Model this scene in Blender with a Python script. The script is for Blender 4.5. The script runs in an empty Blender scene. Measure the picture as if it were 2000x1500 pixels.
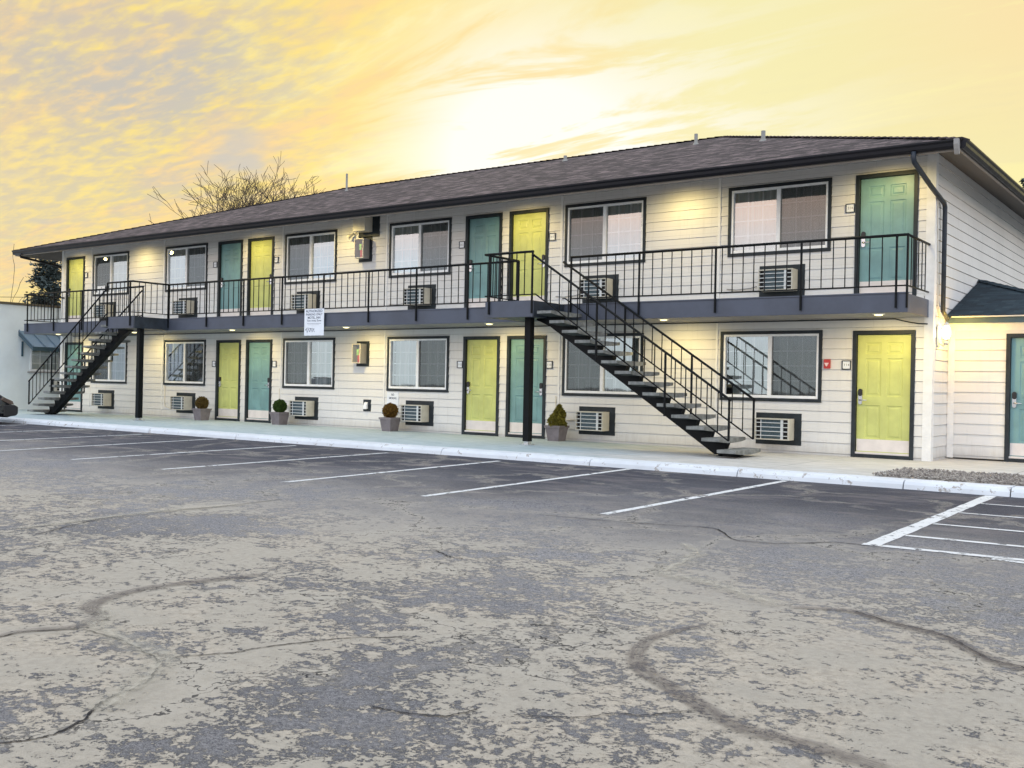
import bpy, math, random
from mathutils import Vector, Matrix
R = math.radians
rnd = random.Random(7)
S = bpy.context.scene
COL = S.collection

# ------------------------------------------------------------------ camera
YAW, PITCH, ROLL = 0.6318, 0.0004, 0.0201
cam = bpy.data.cameras.new("camera")
cam.sensor_width = 36.0
cam.lens = 1988.45 / 2000 * 36.0
cam.clip_start, cam.clip_end = 0.1, 2000
camo = bpy.data.objects.new("camera", cam)
COL.objects.link(camo)
camo.matrix_world = (Matrix.Translation((4.42, -18.488, 1.1835)) @ Matrix.Rotation(YAW, 4, 'Z')
                     @ Matrix.Rotation(math.pi / 2 + PITCH, 4, 'X') @ Matrix.Rotation(ROLL, 4, 'Z'))
S.camera = camo
S.view_settings.view_transform = 'Standard'
S.view_settings.look = 'None'
S.view_settings.exposure = 0.0
S.view_settings.gamma = 1.0
S.render.resolution_x, S.render.resolution_y = 1024, 768

# ------------------------------------------------------------------ node helper
class NT:
    def __init__(self, tree):
        self.t = tree; self.t.nodes.clear()
    def n(self, typ, ins=None, **props):
        nd = self.t.nodes.new(typ)
        for k, v in props.items(): setattr(nd, k, v)
        if ins:
            for k, v in ins.items():
                s = nd.inputs[k]
                if isinstance(v, tuple) and len(v) == 2 and hasattr(v[0], 'outputs'):
                    self.t.links.new(v[0].outputs[v[1]], s)
                elif hasattr(v, 'outputs'):
                    self.t.links.new(v.outputs[0], s)
                else:
                    s.default_value = v
        return nd
    def math(self, op, a, b=0.0, c=0.0, clamp=False):
        return self.n('ShaderNodeMath', {0: a, 1: b, 2: c}, operation=op, use_clamp=clamp)
    def mix(self, fac, a, b, blend='MIX'):
        nd = self.n('ShaderNodeMix', data_type='RGBA', blend_type=blend)
        for idx, v in ((0, fac), (6, a), (7, b)):
            s = nd.inputs[idx]
            if isinstance(v, tuple) and len(v) == 2 and hasattr(v[0], 'outputs'):
                self.t.links.new(v[0].outputs[v[1]], s)
            elif hasattr(v, 'outputs'):
                self.t.links.new(v.outputs[2] if v.bl_idname == 'ShaderNodeMix' else v.outputs[0], s)
            else:
                s.default_value = v if not (isinstance(v, tuple) and len(v) == 3) else (*v, 1)
        return nd
    def ss(self, v, a, b):       # smooth ramp from a to b
        return self.n('ShaderNodeMapRange', {0: v, 1: a, 2: b, 3: 0.0, 4: 1.0}, interpolation_type='SMOOTHSTEP')
    def noise(self, vec, scale, detail=4, rough=0.55, dist=0.0):
        return self.n('ShaderNodeTexNoise', {'Vector': vec, 'Scale': scale, 'Detail': detail, 'Roughness': rough, 'Distortion': dist})
def outc(nd): return (nd, 2) if nd.bl_idname == 'ShaderNodeMix' else (nd, 0)

# ------------------------------------------------------------------ world: sunset clouds ahead, pale open sky behind
SUN_AZ, SUN_EL = R(126.5), R(12.8)
sun_dir = Vector((math.cos(SUN_AZ) * math.cos(SUN_EL), math.sin(SUN_AZ) * math.cos(SUN_EL), math.sin(SUN_EL)))
W = bpy.data.worlds.new("World"); S.world = W; W.use_nodes = True
w = NT(W.node_tree)
tc = w.n('ShaderNodeTexCoord')
dirv = w.n('ShaderNodeVectorMath', {0: (tc, 'Generated')}, operation='NORMALIZE')
sep = w.n('ShaderNodeSeparateXYZ', {0: dirv})
def dot(v):
    return w.n('ShaderNodeVectorMath', {0: dirv, 1: tuple(v)}, operation='DOT_PRODUCT')
dsun = (dot(sun_dir), 1)
front = (dot((math.cos(SUN_AZ), math.sin(SUN_AZ), 0)), 1)       # 1 ahead, -1 behind the camera
right = (dot((math.cos(SUN_AZ - R(90)), math.sin(SUN_AZ - R(90)), 0)), 1)
el = (sep, 2)
# cloud-plane coordinates
zz = w.math('ADD', w.math('MAXIMUM', el, 0.0), 0.16)
px = w.math('DIVIDE', (sep, 0), zz); py = w.math('DIVIDE', (sep, 1), zz)
cp = w.n('ShaderNodeCombineXYZ', {0: px, 1: py, 2: 0.0})
mapr = w.n('ShaderNodeMapping', {'Vector': cp, 'Rotation': (0, 0, R(-62)), 'Scale': (1.0, 2.3, 1.0)})
n_big = w.noise(mapr, 0.75, 5, 0.6, 0.35)
n_rip = w.noise(w.n('ShaderNodeMapping', {'Vector': cp, 'Rotation': (0, 0, R(-75)), 'Scale': (1.5, 4.2, 1.0)}), 2.4, 5, 0.62, 0.25)
n_wisp = w.noise(w.n('ShaderNodeMapping', {'Vector': cp, 'Rotation': (0, 0, R(-30)), 'Scale': (1.0, 3.0, 1.0)}), 1.1, 6, 0.62, 0.6)
yellow = (1.0, 0.775, 0.235, 1); pale = (0.925, 0.85, 0.44, 1); peach = (0.98, 0.69, 0.33, 1); warm = (0.94, 0.76, 0.45, 1)
mauve = (0.68, 0.575, 0.44, 1); slate = (0.575, 0.545, 0.49, 1)
rr = w.ss(right, -0.16, 0.16)
base = w.mix(w.ss(right, -0.30, -0.62), yellow, warm)
base = w.mix(rr, outc(base), pale)
base = w.mix(w.math('MULTIPLY', w.ss(right, 0.22, 0.50), w.ss(el, 0.12, 0.4)), outc(base), (1.0, 0.745, 0.40, 1))
orange = w.math('MULTIPLY', w.ss((n_wisp, 0), 0.46, 0.60), w.ss(right, 0.20, -0.05))
base = w.mix(w.math('MULTIPLY', orange, 0.85), outc(base), peach)
lit = w.math('MULTIPLY', w.ss((n_wisp, 0), 0.47, 0.36), w.ss(right, -0.45, -0.10))
base = w.mix(w.math('MULTIPLY', lit, 0.8), outc(base), (1.0, 0.90, 0.42, 1))
# altocumulus ripples, thickest high on the left
left = w.ss(right, -0.02, -0.34)
high = w.ss(el, 0.10, 0.30)
dens = w.math('MULTIPLY', left, w.math('ADD', 0.45, w.math('MULTIPLY', high, 0.55)))
n_fine = w.noise(w.n('ShaderNodeMapping', {'Vector': cp, 'Rotation': (0, 0, R(-68)), 'Scale': (1.9, 4.4, 1.0)}), 7.0, 4, 0.52, 0.25)
cl = w.math('ADD', w.math('MULTIPLY', (n_big, 0), 0.50), w.math('MULTIPLY', (n_fine, 0), 0.62))
cl = w.math('ADD', cl, w.math('MULTIPLY', (n_rip, 0), 0.22))
cl = w.math('ADD', cl, w.math('MULTIPLY', dens, 0.16))
cmask = w.math('MULTIPLY', w.ss(cl, 0.64, 0.93), w.math('ADD', w.math('MULTIPLY', dens, 1.0), 0.06, clamp=True), clamp=True)
ccol = w.mix(w.ss((n_big, 0), 0.46, 0.62), mauve, slate)
sky = w.mix(cmask, outc(base), outc(ccol))
# a few loose grey puffs low down near the trees
n_puff = w.noise(w.n('ShaderNodeMapping', {'Vector': cp, 'Location': (3.1, 1.7, 0), 'Rotation': (0, 0, R(20)), 'Scale': (1.0, 1.3, 1.0)}), 1.9, 4, 0.5, 0.2)
puff = w.math('MULTIPLY', w.math('MULTIPLY', w.ss((n_puff, 0), 0.56, 0.66), w.ss(el, 0.27, 0.20)), w.ss(right, -0.02, -0.20))
sky = w.mix(w.math('MULTIPLY', puff, 0.85), outc(sky), (0.60, 0.575, 0.53, 1))
# white-hot glow round the hidden sun, stretched to the right
g1 = w.math('POWER', w.math('MAXIMUM', dsun, 0.0), 190.0)
gd = dot(Vector((math.cos(SUN_AZ - R(8)) * math.cos(R(9)), math.sin(SUN_AZ - R(8)) * math.cos(R(9)), math.sin(R(9)))))
g2 = w.math('POWER', w.math('MAXIMUM', (gd, 1), 0.0), 80.0)
gl = w.math('ADD', w.math('MULTIPLY', g1, 1.0), w.math('MULTIPLY', g2, 0.85))
gl = w.math('MULTIPLY', gl, w.math('ADD', w.math('MULTIPLY', w.ss((n_wisp, 0), 0.56, 0.46), 0.95), 0.16), clamp=True)
sky = w.mix(gl, outc(sky), (1.0, 0.99, 0.93, 1))
# the sky behind the camera: pale blue-white, peach band low down
nb = w.noise(w.n('ShaderNodeMapping', {'Vector': cp, 'Scale': (1.0, 1.6, 1.0)}), 0.8, 4, 0.5)
back = w.mix(w.ss(el, 0.10, 0.19), (1.55, 1.68, 1.82, 1), (2.35, 1.62, 1.22, 1))
back = w.mix(w.ss(el, 0.19, 0.32), outc(back), (1.46, 1.68, 1.98, 1))
back = w.mix(w.math('MULTIPLY', w.ss((nb, 0), 0.4, 0.7), 0.35), outc(back), (1.1, 1.15, 1.28, 1))
back = w.mix(w.ss(el, 0.085, 0.02), outc(back), (1.12, 1.24, 1.25, 1))
zen = w.mix(w.ss(el, 0.35, 0.85), outc(sky), (1.25, 1.34, 1.50, 1))
allsky = w.mix(w.ss(front, 0.42, -0.15), outc(zen), outc(back))
# physical dusk sky added underneath at low strength
nish = w.n('ShaderNodeTexSky', sky_type='NISHITA', sun_disc=False, sun_elevation=R(6), sun_rotation=math.pi / 2 - SUN_AZ)
bg1 = w.n('ShaderNodeBackground', {0: outc(allsky), 1: 0.97})
bg2 = w.n('ShaderNodeBackground', {0: nish, 1: 0.006})
add = w.n('ShaderNodeAddShader', {0: bg1, 1: bg2})
w.n('ShaderNodeOutputWorld', {0: add})

sl = bpy.data.lights.new("sun", 'SUN'); sl.energy = 1.0; sl.angle = R(12); sl.color = (1.0, 0.82, 0.5)
so = bpy.data.objects.new("sun", sl); COL.objects.link(so)
so.rotation_euler = (-sun_dir).to_track_quat('-Z', 'Y').to_euler()

# ------------------------------------------------------------------ materials
def new_mat(name):
    m = bpy.data.materials.new(name); m.use_nodes = True
    return m, NT(m.node_tree)
def simple(name, col, rough=0.6, metal=0.0, var=0.10, vscale=6.0, bump=0.0, bscale=60.0, spec=0.5, emit=None, estr=0.0, coat=0.0):
    m, t = new_mat(name)
    tcn = t.n('ShaderNodeTexCoord')
    nz = t.noise((tcn, 'Object'), vscale, 5, 0.6)
    dark = tuple(c * (1 - var) for c in col) + (1,); lite = tuple(min(1, c * (1 + var)) for c in col) + (1,)
    c = t.mix(t.ss((nz, 0), 0.32, 0.68), dark, lite)
    b = t.n('ShaderNodeBsdfPrincipled', {'Base Color': outc(c), 'Metallic': metal, 'Specular IOR Level': spec, 'Coat Weight': coat})
    rr = t.n('ShaderNodeMapRange', {0: (nz, 0), 1: 0.3, 2: 0.7, 3: rough - 0.06, 4: min(1, rough + 0.08)})
    t.t.links.new(rr.outputs[0], b.inputs['Roughness'])
    if bump:
        n2 = t.noise((tcn, 'Object'), bscale, 4, 0.6)
        bp = t.n('ShaderNodeBump', {'Strength': bump, 'Distance': 0.01, 'Height': (n2, 0)})
        t.t.links.new(bp.outputs[0], b.inputs['Normal'])
    if emit:
        b.inputs['Emission Color'].default_value = (*emit, 1); b.inputs['Emission Strength'].default_value = estr
    t.n('ShaderNodeOutputMaterial', {0: b})
    return m
M = {}
def siding_mat(name, col):
    m, t = new_mat(name)
    g = t.n('ShaderNodeNewGeometry')
    grain = t.noise(t.n('ShaderNodeMapping', {'Vector': (g, 'Position'), 'Scale': (1.5, 1.5, 22)}), 3.0, 5, 0.6)
    big = t.noise((g, 'Position'), 0.7, 4, 0.6)
    streak = t.noise(t.n('ShaderNodeMapping', {'Vector': (g, 'Position'), 'Scale': (9, 9, 0.7)}), 1.2, 5, 0.65)
    c = t.mix(t.ss((big, 0), 0.3, 0.7), tuple(x * 0.93 for x in col) + (1,), tuple(col) + (1,))
    c = t.mix(t.math('MULTIPLY', t.ss((streak, 0), 0.50, 0.78), 0.34), outc(c), tuple(x * 0.72 for x in col) + (1,))
    sx = t.n('ShaderNodeSeparateXYZ', {0: (g, 'Position')})
    # butt joints between boards, splash dirt along the foot of the wall
    bv = t.n('ShaderNodeCombineXYZ', {0: t.math('ADD', (sx, 0), (sx, 1)), 1: t.math('SUBTRACT', (sx, 2), 0.043), 2: 0.0})
    bj = t.n('ShaderNodeTexBrick', {'Vector': bv, 'Scale': 1.0, 'Mortar Size': 0.003, 'Mortar Smooth': 0.3, 'Brick Width': 3.66, 'Row Height': 0.191, 'Color1': (0, 0, 0, 1), 'Color2': (1, 1, 1, 1)}, offset=0.31, offset_frequency=3)
    c = t.mix(t.math('MULTIPLY', (bj, 1), 0.45), outc(c), tuple(x * 0.45 for x in col) + (1,))
    c = t.mix(t.math('MULTIPLY', (bj, 0), 0.07), outc(c), tuple(x * 0.6 for x in col) + (1,))
    sd = t.math('MULTIPLY', t.ss(t.math('ADD', (sx, 2), t.math('MULTIPLY', (streak, 0), 0.5)), 0.55, 0.22), 0.38)
    c = t.mix(sd, outc(c), (0.34, 0.31, 0.27, 1))
    bp = t.n('ShaderNodeBump', {'Strength': 0.25, 'Distance': 0.004, 'Height': (grain, 0)})
    b = t.n('ShaderNodeBsdfPrincipled', {'Base Color': outc(c), 'Roughness': 0.62, 'Normal': bp, 'Specular IOR Level': 0.35})
    t.n('ShaderNodeOutputMaterial', {0: b}); return m
M['siding'] = siding_mat('cream_siding', (0.765, 0.76, 0.745))
M['trimboard'] = simple('pale_trim_paint', (0.80, 0.80, 0.79), 0.55, var=0.05, bump=0.1)
M['trim'] = simple('charcoal_trim_paint', (0.020, 0.027, 0.034), 0.5, var=0.25, bump=0.12, spec=0.3)
M['fascia'] = simple('slate_fascia_paint', (0.074, 0.085, 0.116), 0.55, var=0.14, vscale=1.7, bump=0.15)
M['darkside'] = simple('navy_side_board', (0.018, 0.026, 0.040), 0.5, var=0.3)
M['gutter'] = simple('black_gutter_metal', (0.006, 0.006, 0.010), 0.4, var=0.2, spec=0.25)
M['black'] = simple('black_painted_steel', (0.0035, 0.0050, 0.0065), 0.5, var=0.3, vscale=12, spec=0.18)
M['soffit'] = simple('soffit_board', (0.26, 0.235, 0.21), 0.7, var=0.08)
M['ceiling'] = simple('balcony_underside', (0.30, 0.29, 0.28), 0.75, var=0.12, vscale=1.2)
M['deck'] = simple('balcony_decking', (0.36, 0.37, 0.38), 0.8, var=0.15, bump=0.3)
M['lime'] = simple('lime_door_paint', (0.53, 0.57, 0.19), 0.42, var=0.09, vscale=2.2)
M['teal'] = simple('teal_door_paint', (0.165, 0.315, 0.33), 0.42, var=0.12, vscale=2.2)
M['kick'] = simple('pale_kick_plate', (0.74, 0.69, 0.67), 0.35, var=0.05)
M['vinyl'] = simple('white_window_vinyl', (0.88, 0.90, 0.92), 0.4, var=0.05)
M['chrome'] = simple('satin_nickel', (0.62, 0.62, 0.64), 0.25, metal=1.0, var=0.05)
M['blackplastic'] = simple('black_plastic', (0.012, 0.012, 0.014), 0.35)
M['beigemetal'] = simple('beige_ac_casing', (0.56, 0.54, 0.47), 0.5, var=0.08)
M['acbar'] = simple('pale_ac_grille', (0.66, 0.69, 0.70), 0.45, var=0.06)
M['accoil'] = simple('blue_grey_ac_coil', (0.05, 0.085, 0.105), 0.5, var=0.3, vscale=30)
M['acdark'] = simple('dark_ac_vent', (0.008, 0.008, 0.010), 0.7)
M['treadunder'] = simple('shade_toned_tread_underside', (0.045, 0.055, 0.055), 0.9, var=0.3)  # backlit shade under the treads, put into the colour
M['tread'] = simple('concrete_tread', (0.20, 0.207, 0.198), 0.85, var=0.28, vscale=9, bump=0.5)
M['pot'] = simple('grey_brown_planter', (0.20, 0.175, 0.185), 0.7, var=0.15, bump=0.2)
M['soil'] = simple('potting_soil', (0.03, 0.02, 0.013), 0.95, bump=0.6)
M['sign'] = simple('white_sign_sheet', (0.80, 0.84, 0.90), 0.45, var=0.03)
M['ink'] = simple('dark_sign_ink', (0.05, 0.07, 0.13), 0.6)
M['greyink'] = simple('grey_sign_ink', (0.30, 0.30, 0.32), 0.6)
M['red'] = simple('red_plastic', (0.50, 0.035, 0.035), 0.35, var=0.08)
M['redbottle'] = simple('red_extinguisher_paint', (0.55, 0.05, 0.04), 0.3)
M['lens'] = simple('clear_strobe_lens', (0.85, 0.6, 0.6), 0.15)
M['greenlabel'] = simple('green_label', (0.35, 0.62, 0.18), 0.5)
M['stucco'] = simple('pale_blue_stucco', (0.74, 0.80, 0.83), 0.85, var=0.05, vscale=1.2, bump=0.4, bscale=90)
M['parapet'] = simple('dark_parapet_cap', (0.10, 0.08, 0.05), 0.5)
M['awning'] = simple('blue_grey_metal_roofing', (0.17, 0.24, 0.31), 0.38, metal=0.3, var=0.07)
M['awningedge'] = simple('dark_teal_awning_edge', (0.045, 0.085, 0.115), 0.5)
M['lampglass'] = simple('lit_bulb_glass', (1, 0.9, 0.7), 0.3, emit=(1.0, 0.80, 0.42), estr=11.0)
M['candle'] = simple('recessed_lens', (1, 0.9, 0.6), 0.3, emit=(1.0, 0.86, 0.38), estr=3.0)
M['whitemetal'] = simple('cream_metal', (0.68, 0.64, 0.55), 0.45, var=0.06)
M['pipe'] = simple('galvanised_vent_pipe', (0.25, 0.24, 0.22), 0.5, metal=0.4)
M['bark'] = simple('grey_bark', (0.09, 0.065, 0.045), 0.9, var=0.3, bump=0.5)
M['twig'] = simple('twig_bark', (0.085, 0.062, 0.045), 0.9, var=0.3)
M['wood'] = simple('weathered_pole', (0.20, 0.16, 0.12), 0.85, var=0.2)
M['carpaint'] = simple('black_car_paint', (0.006, 0.009, 0.014), 0.18, var=0.1, coat=1.0)
M['tyre'] = simple('tyre_rubber', (0.012, 0.012, 0.012), 0.8)
M['rim'] = simple('alloy_rim', (0.42, 0.42, 0.42), 0.3, metal=0.9)
M['carglass'] = simple('car_glass', (0.01, 0.012, 0.014), 0.06)
M['headlamp'] = simple('amber_headlamp', (0.10, 0.07, 0.055), 0.25)
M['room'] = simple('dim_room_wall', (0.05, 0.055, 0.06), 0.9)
M['annexroof'] = None

def foliage_mat(name, a, b):
    m, t = new_mat(name)
    o = t.n('ShaderNodeNewGeometry')
    nz = t.noise((o, 'Position'), 14.0, 3, 0.6)
    wn = t.n('ShaderNodeTexWhiteNoise', {'Vector': t.n('ShaderNodeVectorMath', {0: (o, 'Position'), 1: (0.06, 0.06, 0.06)}, operation='SNAP')})
    c = t.mix(t.math('ADD', t.math('MULTIPLY', (nz, 0), 0.8), t.math('MULTIPLY', (wn, 0), 0.35)), (*a, 1), (*b, 1))
    bs = t.n('ShaderNodeBsdfPrincipled', {'Base Color': outc(c), 'Roughness': 0.75, 'Specular IOR Level': 0.25})
    t.n('ShaderNodeOutputMaterial', {0: bs}); return m
M['leaf_green'] = foliage_mat('dark_green_leaves', (0.018, 0.045, 0.008), (0.06, 0.11, 0.018))
M['leaf_rust'] = foliage_mat('rusty_leaves', (0.10, 0.05, 0.012), (0.20, 0.11, 0.02))
M['leaf_brown'] = foliage_mat('olive_brown_leaves', (0.06, 0.04, 0.01), (0.15, 0.10, 0.03))
M['leaf_gold'] = foliage_mat('yellow_green_leaves', (0.07, 0.07, 0.008), (0.22, 0.19, 0.03))
M['needles'] = foliage_mat('blue_green_needles', (0.035, 0.055, 0.060), (0.09, 0.11, 0.10))

def shingle_mat(name, cols, axis='y', sc=1.0):
    m, t = new_mat(name)
    g = t.n('ShaderNodeNewGeometry')
    mp = t.n('ShaderNodeMapping', {'Vector': (g, 'Position'), 'Rotation': (0, 0, 0 if axis == 'y' else R(90))})
    br = t.n('ShaderNodeTexBrick', {'Vector': mp, 'Color1': (0, 0, 0, 1), 'Color2': (1, 1, 1, 1), 'Mortar': (0.2, 0.2, 0.2, 1),
             'Scale': 1.0, 'Mortar Size': 0.006, 'Brick Width': 0.24 * sc, 'Row Height': 0.14 * sc, 'Bias': 0.0}, offset=0.37)
    nz = t.noise(t.n('ShaderNodeMapping', {'Vector': mp, 'Scale': (1.6, 3.4, 2)}), 2.0, 7, 0.75)
    gr = t.noise((g, 'Position'), 160, 2, 0.6)
    f = t.math('ADD', t.math('MULTIPLY', (br, 0), 0.30), t.math('MULTIPLY', t.math('SUBTRACT', (nz, 0), 0.12), 0.95))
    cr = t.n('ShaderNodeValToRGB', {0: f})
    e = cr.color_ramp.elements
    e[0].position = 0.34; e[0].color = (*cols[0], 1); e[1].position = 0.78; e[1].color = (*cols[2], 1)
    k = e.new(0.55); k.color = (*cols[1], 1)
    c = t.mix(t.math('MULTIPLY', (gr, 0), 0.35), (cr, 0), (0.02, 0.02, 0.02, 1))
    bp = t.n('ShaderNodeBump', {'Strength': 0.7, 'Distance': 0.012, 'Height': (br, 1)}, invert=True)
    b = t.n('ShaderNodeBsdfPrincipled', {'Base Color': outc(c), 'Roughness': 0.85, 'Normal': bp, 'Specular IOR Level': 0.3})
    t.n('ShaderNodeOutputMaterial', {0: b}); return m
M['roof'] = shingle_mat('brown_grey_shingles', ((0.014, 0.010, 0.014), (0.085, 0.062, 0.068), (0.27, 0.20, 0.195)))
M['annexroof'] = shingle_mat('navy_shingles', ((0.012, 0.024, 0.036), (0.020, 0.042, 0.060), (0.045, 0.075, 0.09)))

def glass_mat():
    m, t = new_mat('window_glass')
    lw = t.n('ShaderNodeFresnel', {'IOR': 1.75})
    f = t.math('ADD', t.math("MULTIPLY", lw, 2.0), 0.22, clamp=True)
    gl = t.n('ShaderNodeBsdfGlossy', {'Color': (0.93, 0.97, 1, 1), 'Roughness': 0.02})
    g = t.n('ShaderNodeNewGeometry')
    nz = t.noise((g, 'Position'), 1.6, 2, 0.5)
    bp = t.n('ShaderNodeBump', {'Strength': 0.05, 'Distance': 0.02, 'Height': (nz, 0)})
    t.t.links.new(bp.outputs[0], gl.inputs['Normal'])
    tr = t.n('ShaderNodeBsdfTransparent', {'Color': (0.97, 1.0, 0.99, 1)})
    mx = t.n('ShaderNodeMixShader', {0: f, 1: tr, 2: gl})
    t.n('ShaderNodeOutputMaterial', {0: mx}); return m
M['glass'] = glass_mat()
def clear_mat():
    m, t = new_mat('thin_clear_plastic')
    gl = t.n('ShaderNodeBsdfGlossy', {'Color': (1, 1, 1, 1), 'Roughness': 0.1})
    tr = t.n('ShaderNodeBsdfTransparent', {'Color': (0.92, 0.95, 0.92, 1)})
    t.n('ShaderNodeOutputMaterial', {0: t.n('ShaderNodeMixShader', {0: 0.10, 1: tr, 2: gl})}); return m
M['clear'] = clear_mat()
def screen_mat():
    m, t = new_mat('insect_screen')
    d = t.n('ShaderNodeBsdfDiffuse', {'Color': (0.055, 0.06, 0.065, 1)})
    tr = t.n('ShaderNodeBsdfTransparent')
    mx = t.n('ShaderNodeMixShader', {0: 0.46, 1: tr, 2: d})
    t.n('ShaderNodeOutputMaterial', {0: mx}); return m
M['screen'] = screen_mat()
def curtain_mat():
    m, t = new_mat('sheer_curtain')
    g = t.n('ShaderNodeNewGeometry')
    nz = t.noise(t.n('ShaderNodeMapping', {'Vector': (g, 'Position'), 'Scale': (7, 1, 0.12)}), 1.6, 4, 0.6)
    c = t.mix(t.ss((nz, 0), 0.3, 0.7), (0.50, 0.62, 0.61, 1), (1.0, 1.0, 1.0, 1))
    d = t.n('ShaderNodeBsdfDiffuse', {'Color': outc(c)})
    tl = t.n('ShaderNodeBsdfTranslucent', {'Color': (0.5, 0.55, 0.53, 1)})
    tr = t.n('ShaderNodeBsdfTransparent')
    a = t.n('ShaderNodeMixShader', {0: 0.3, 1: d, 2: tl})
    mx = t.n('ShaderNodeMixShader', {0: 0.10, 1: a, 2: tr})
    t.n('ShaderNodeOutputMaterial', {0: mx}); return m
M['curtain'] = curtain_mat()

# ---- ground materials
def asphalt_mat():
    m, t = new_mat('worn_asphalt')
    g = t.n('ShaderNodeNewGeometry'); P = (g, 'Position')
    sp = t.n('ShaderNodeSeparateXYZ', {0: P}); Y = (sp, 1)
    n0 = t.noise(P, 0.33, 4, 0.6, 0.4)
    n1 = t.noise(t.n('ShaderNodeMapping', {'Vector': P, 'Rotation': (0, 0, R(35)), 'Scale': (1, 1.5, 1)}), 5.2, 8, 0.70, 0.6)
    nm = t.noise(P, 1.25, 5, 0.6, 0.3)
    n2 = t.noise(P, 21.0, 6, 0.72, 0.4)
    n4 = t.noise(P, 48.0, 5, 0.75)
    sp1 = t.noise(P, 150.0, 4, 0.8)
    vor = t.n('ShaderNodeTexVoronoi', {'Vector': P, 'Scale': 80.0})
    yw = t.math('ADD', Y, t.math('MULTIPLY', t.math('SUBTRACT', (n0, 0), 0.5), 6.0))
    zone = t.ss(yw, -11.8, -5.6)      # sealed stalls next to the kerb: darker, no flaking coat
    lane = t.ss(yw, -9.6, -12.6)
    near = t.ss(yw, -11.5, -14.5)
    h = t.math('ADD', t.math('MULTIPLY', (n1, 0), 0.46), t.math('MULTIPLY', (nm, 0), 0.36))
    h = t.math('ADD', h, t.math('MULTIPLY', (n2, 0), 0.38))
    h = t.math('ADD', h, t.math('MULTIPLY', t.math('SUBTRACT', (n0, 0), 0.5), 0.42))
    h = t.math('ADD', h, t.math('MULTIPLY', lane, 0.004))
    h = t.math('ADD', h, t.math('MULTIPLY', near, 0.028))
    h = t.math('ADD', h, t.math('MULTIPLY', t.math('SUBTRACT', (n4, 0), 0.5), 0.30))
    coat = t.math('MULTIPLY', t.ss(h, 0.585, 0.615), t.math('ADD', 0.42, t.math('MULTIPLY', lane, 0.55)))
    grit = t.math('ADD', t.math('MULTIPLY', (sp1, 0), 0.55), t.math('MULTIPLY', (n4, 0), 0.45))
    grey = t.mix(t.ss(grit, 0.41, 0.60), (0.050, 0.053, 0.068, 1), (0.43, 0.415, 0.42, 1))
    grey = t.mix(t.math('MULTIPLY', t.ss(h, 0.46, 0.60), t.math('SUBTRACT', 0.55, t.math('MULTIPLY', near, 0.30))), outc(grey), (0.36, 0.34, 0.32, 1))
    grey = t.mix(t.math('MULTIPLY', near, 0.35), outc(grey), (0.125, 0.123, 0.132, 1))
    grey = t.mix(t.math('MULTIPLY', t.ss((vor, 0), 0.22, 0.05), 0.35), outc(grey), (0.50, 0.49, 0.48, 1))
    tan = t.mix(t.ss((n2, 0), 0.32, 0.66), (0.330, 0.286, 0.228, 1), (0.490, 0.428, 0.345, 1))
    tan = t.mix(t.math('MULTIPLY', t.ss(grit, 0.48, 0.62), 0.50), outc(tan), (0.215, 0.200, 0.185, 1))
    tan = t.mix(t.math('MULTIPLY', t.ss((nm, 0), 0.42, 0.58), 0.55), outc(tan), (0.36, 0.33, 0.28, 1))
    c = t.mix(coat, outc(grey), outc(tan))
    n3 = t.noise(t.n('ShaderNodeMapping', {'Vector': P, 'Scale': (0.7, 1.8, 1)}), 1.3, 8, 0.68, 0.5)
    dk = t.mix(t.ss(grit, 0.38, 0.62), (0.020, 0.024, 0.036, 1), (0.082, 0.080, 0.098, 1))
    dk = t.mix(t.math('MULTIPLY', t.ss((n3, 0), 0.46, 0.66), 0.65), outc(dk), (0.165, 0.145, 0.148, 1))
    c = t.mix(t.math('POWER', zone, 0.85), outc(c), outc(dk))
    # lifted dark lips of the coat
    rim = t.math('MULTIPLY', t.ss(h, 0.560, 0.582), t.ss(h, 0.606, 0.588))
    rim = t.math('MULTIPLY', t.math('MULTIPLY', rim, t.ss((nm, 0), 0.38, 0.50)), lane)
    c = t.mix(t.math('MULTIPLY', rim, 0.72), outc(c), (0.045, 0.05, 0.065, 1))
    # hairline crazing
    warp = t.n('ShaderNodeVectorMath', {0: P, 1: t.n('ShaderNodeVectorMath', {0: (t.noise(P, 1.6, 5, 0.65), 1), 3: 1.1}, operation='SCALE')}, operation='ADD')
    ve = t.n('ShaderNodeTexVoronoi', {'Vector': warp, 'Scale': 0.42}, feature='DISTANCE_TO_EDGE')
    wd_ = t.math('MULTIPLY', t.ss((n2, 0), 0.40, 0.60), 0.0052)
    cr_ = t.math('MULTIPLY', t.math('LESS_THAN', (ve, 0), wd_), t.ss((nm, 0), 0.44, 0.52))
    c = t.mix(t.math('MULTIPLY', cr_, 0.85), outc(c), (0.02, 0.02, 0.025, 1))
    dust = t.math('MULTIPLY', t.math('MULTIPLY', t.ss((ve, 0), 0.05, 0.010), t.ss((nm, 0), 0.40, 0.54)), t.math('SUBTRACT', 1.0, cr_))
    c = t.mix(t.math('MULTIPLY', dust, 0.40), outc(c), (0.43, 0.39, 0.33, 1))
    hh = t.math('ADD', t.math('MULTIPLY', coat, 0.55), t.math('MULTIPLY', grit, t.math('SUBTRACT', 1.1, t.math('MULTIPLY', coat, 0.7))))
    hh = t.math('SUBTRACT', hh, t.math('MULTIPLY', cr_, 0.8))
    bp = t.n('ShaderNodeBump', {'Strength': 1.0, 'Distance': 0.014, 'Height': hh})
    b = t.n('ShaderNodeBsdfPrincipled', {'Base Color': outc(c), 'Roughness': 0.83, 'Normal': bp, 'Specular IOR Level': 0.35})
    t.n('ShaderNodeOutputMaterial', {0: b}); return m
M['asphalt'] = asphalt_mat()
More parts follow.
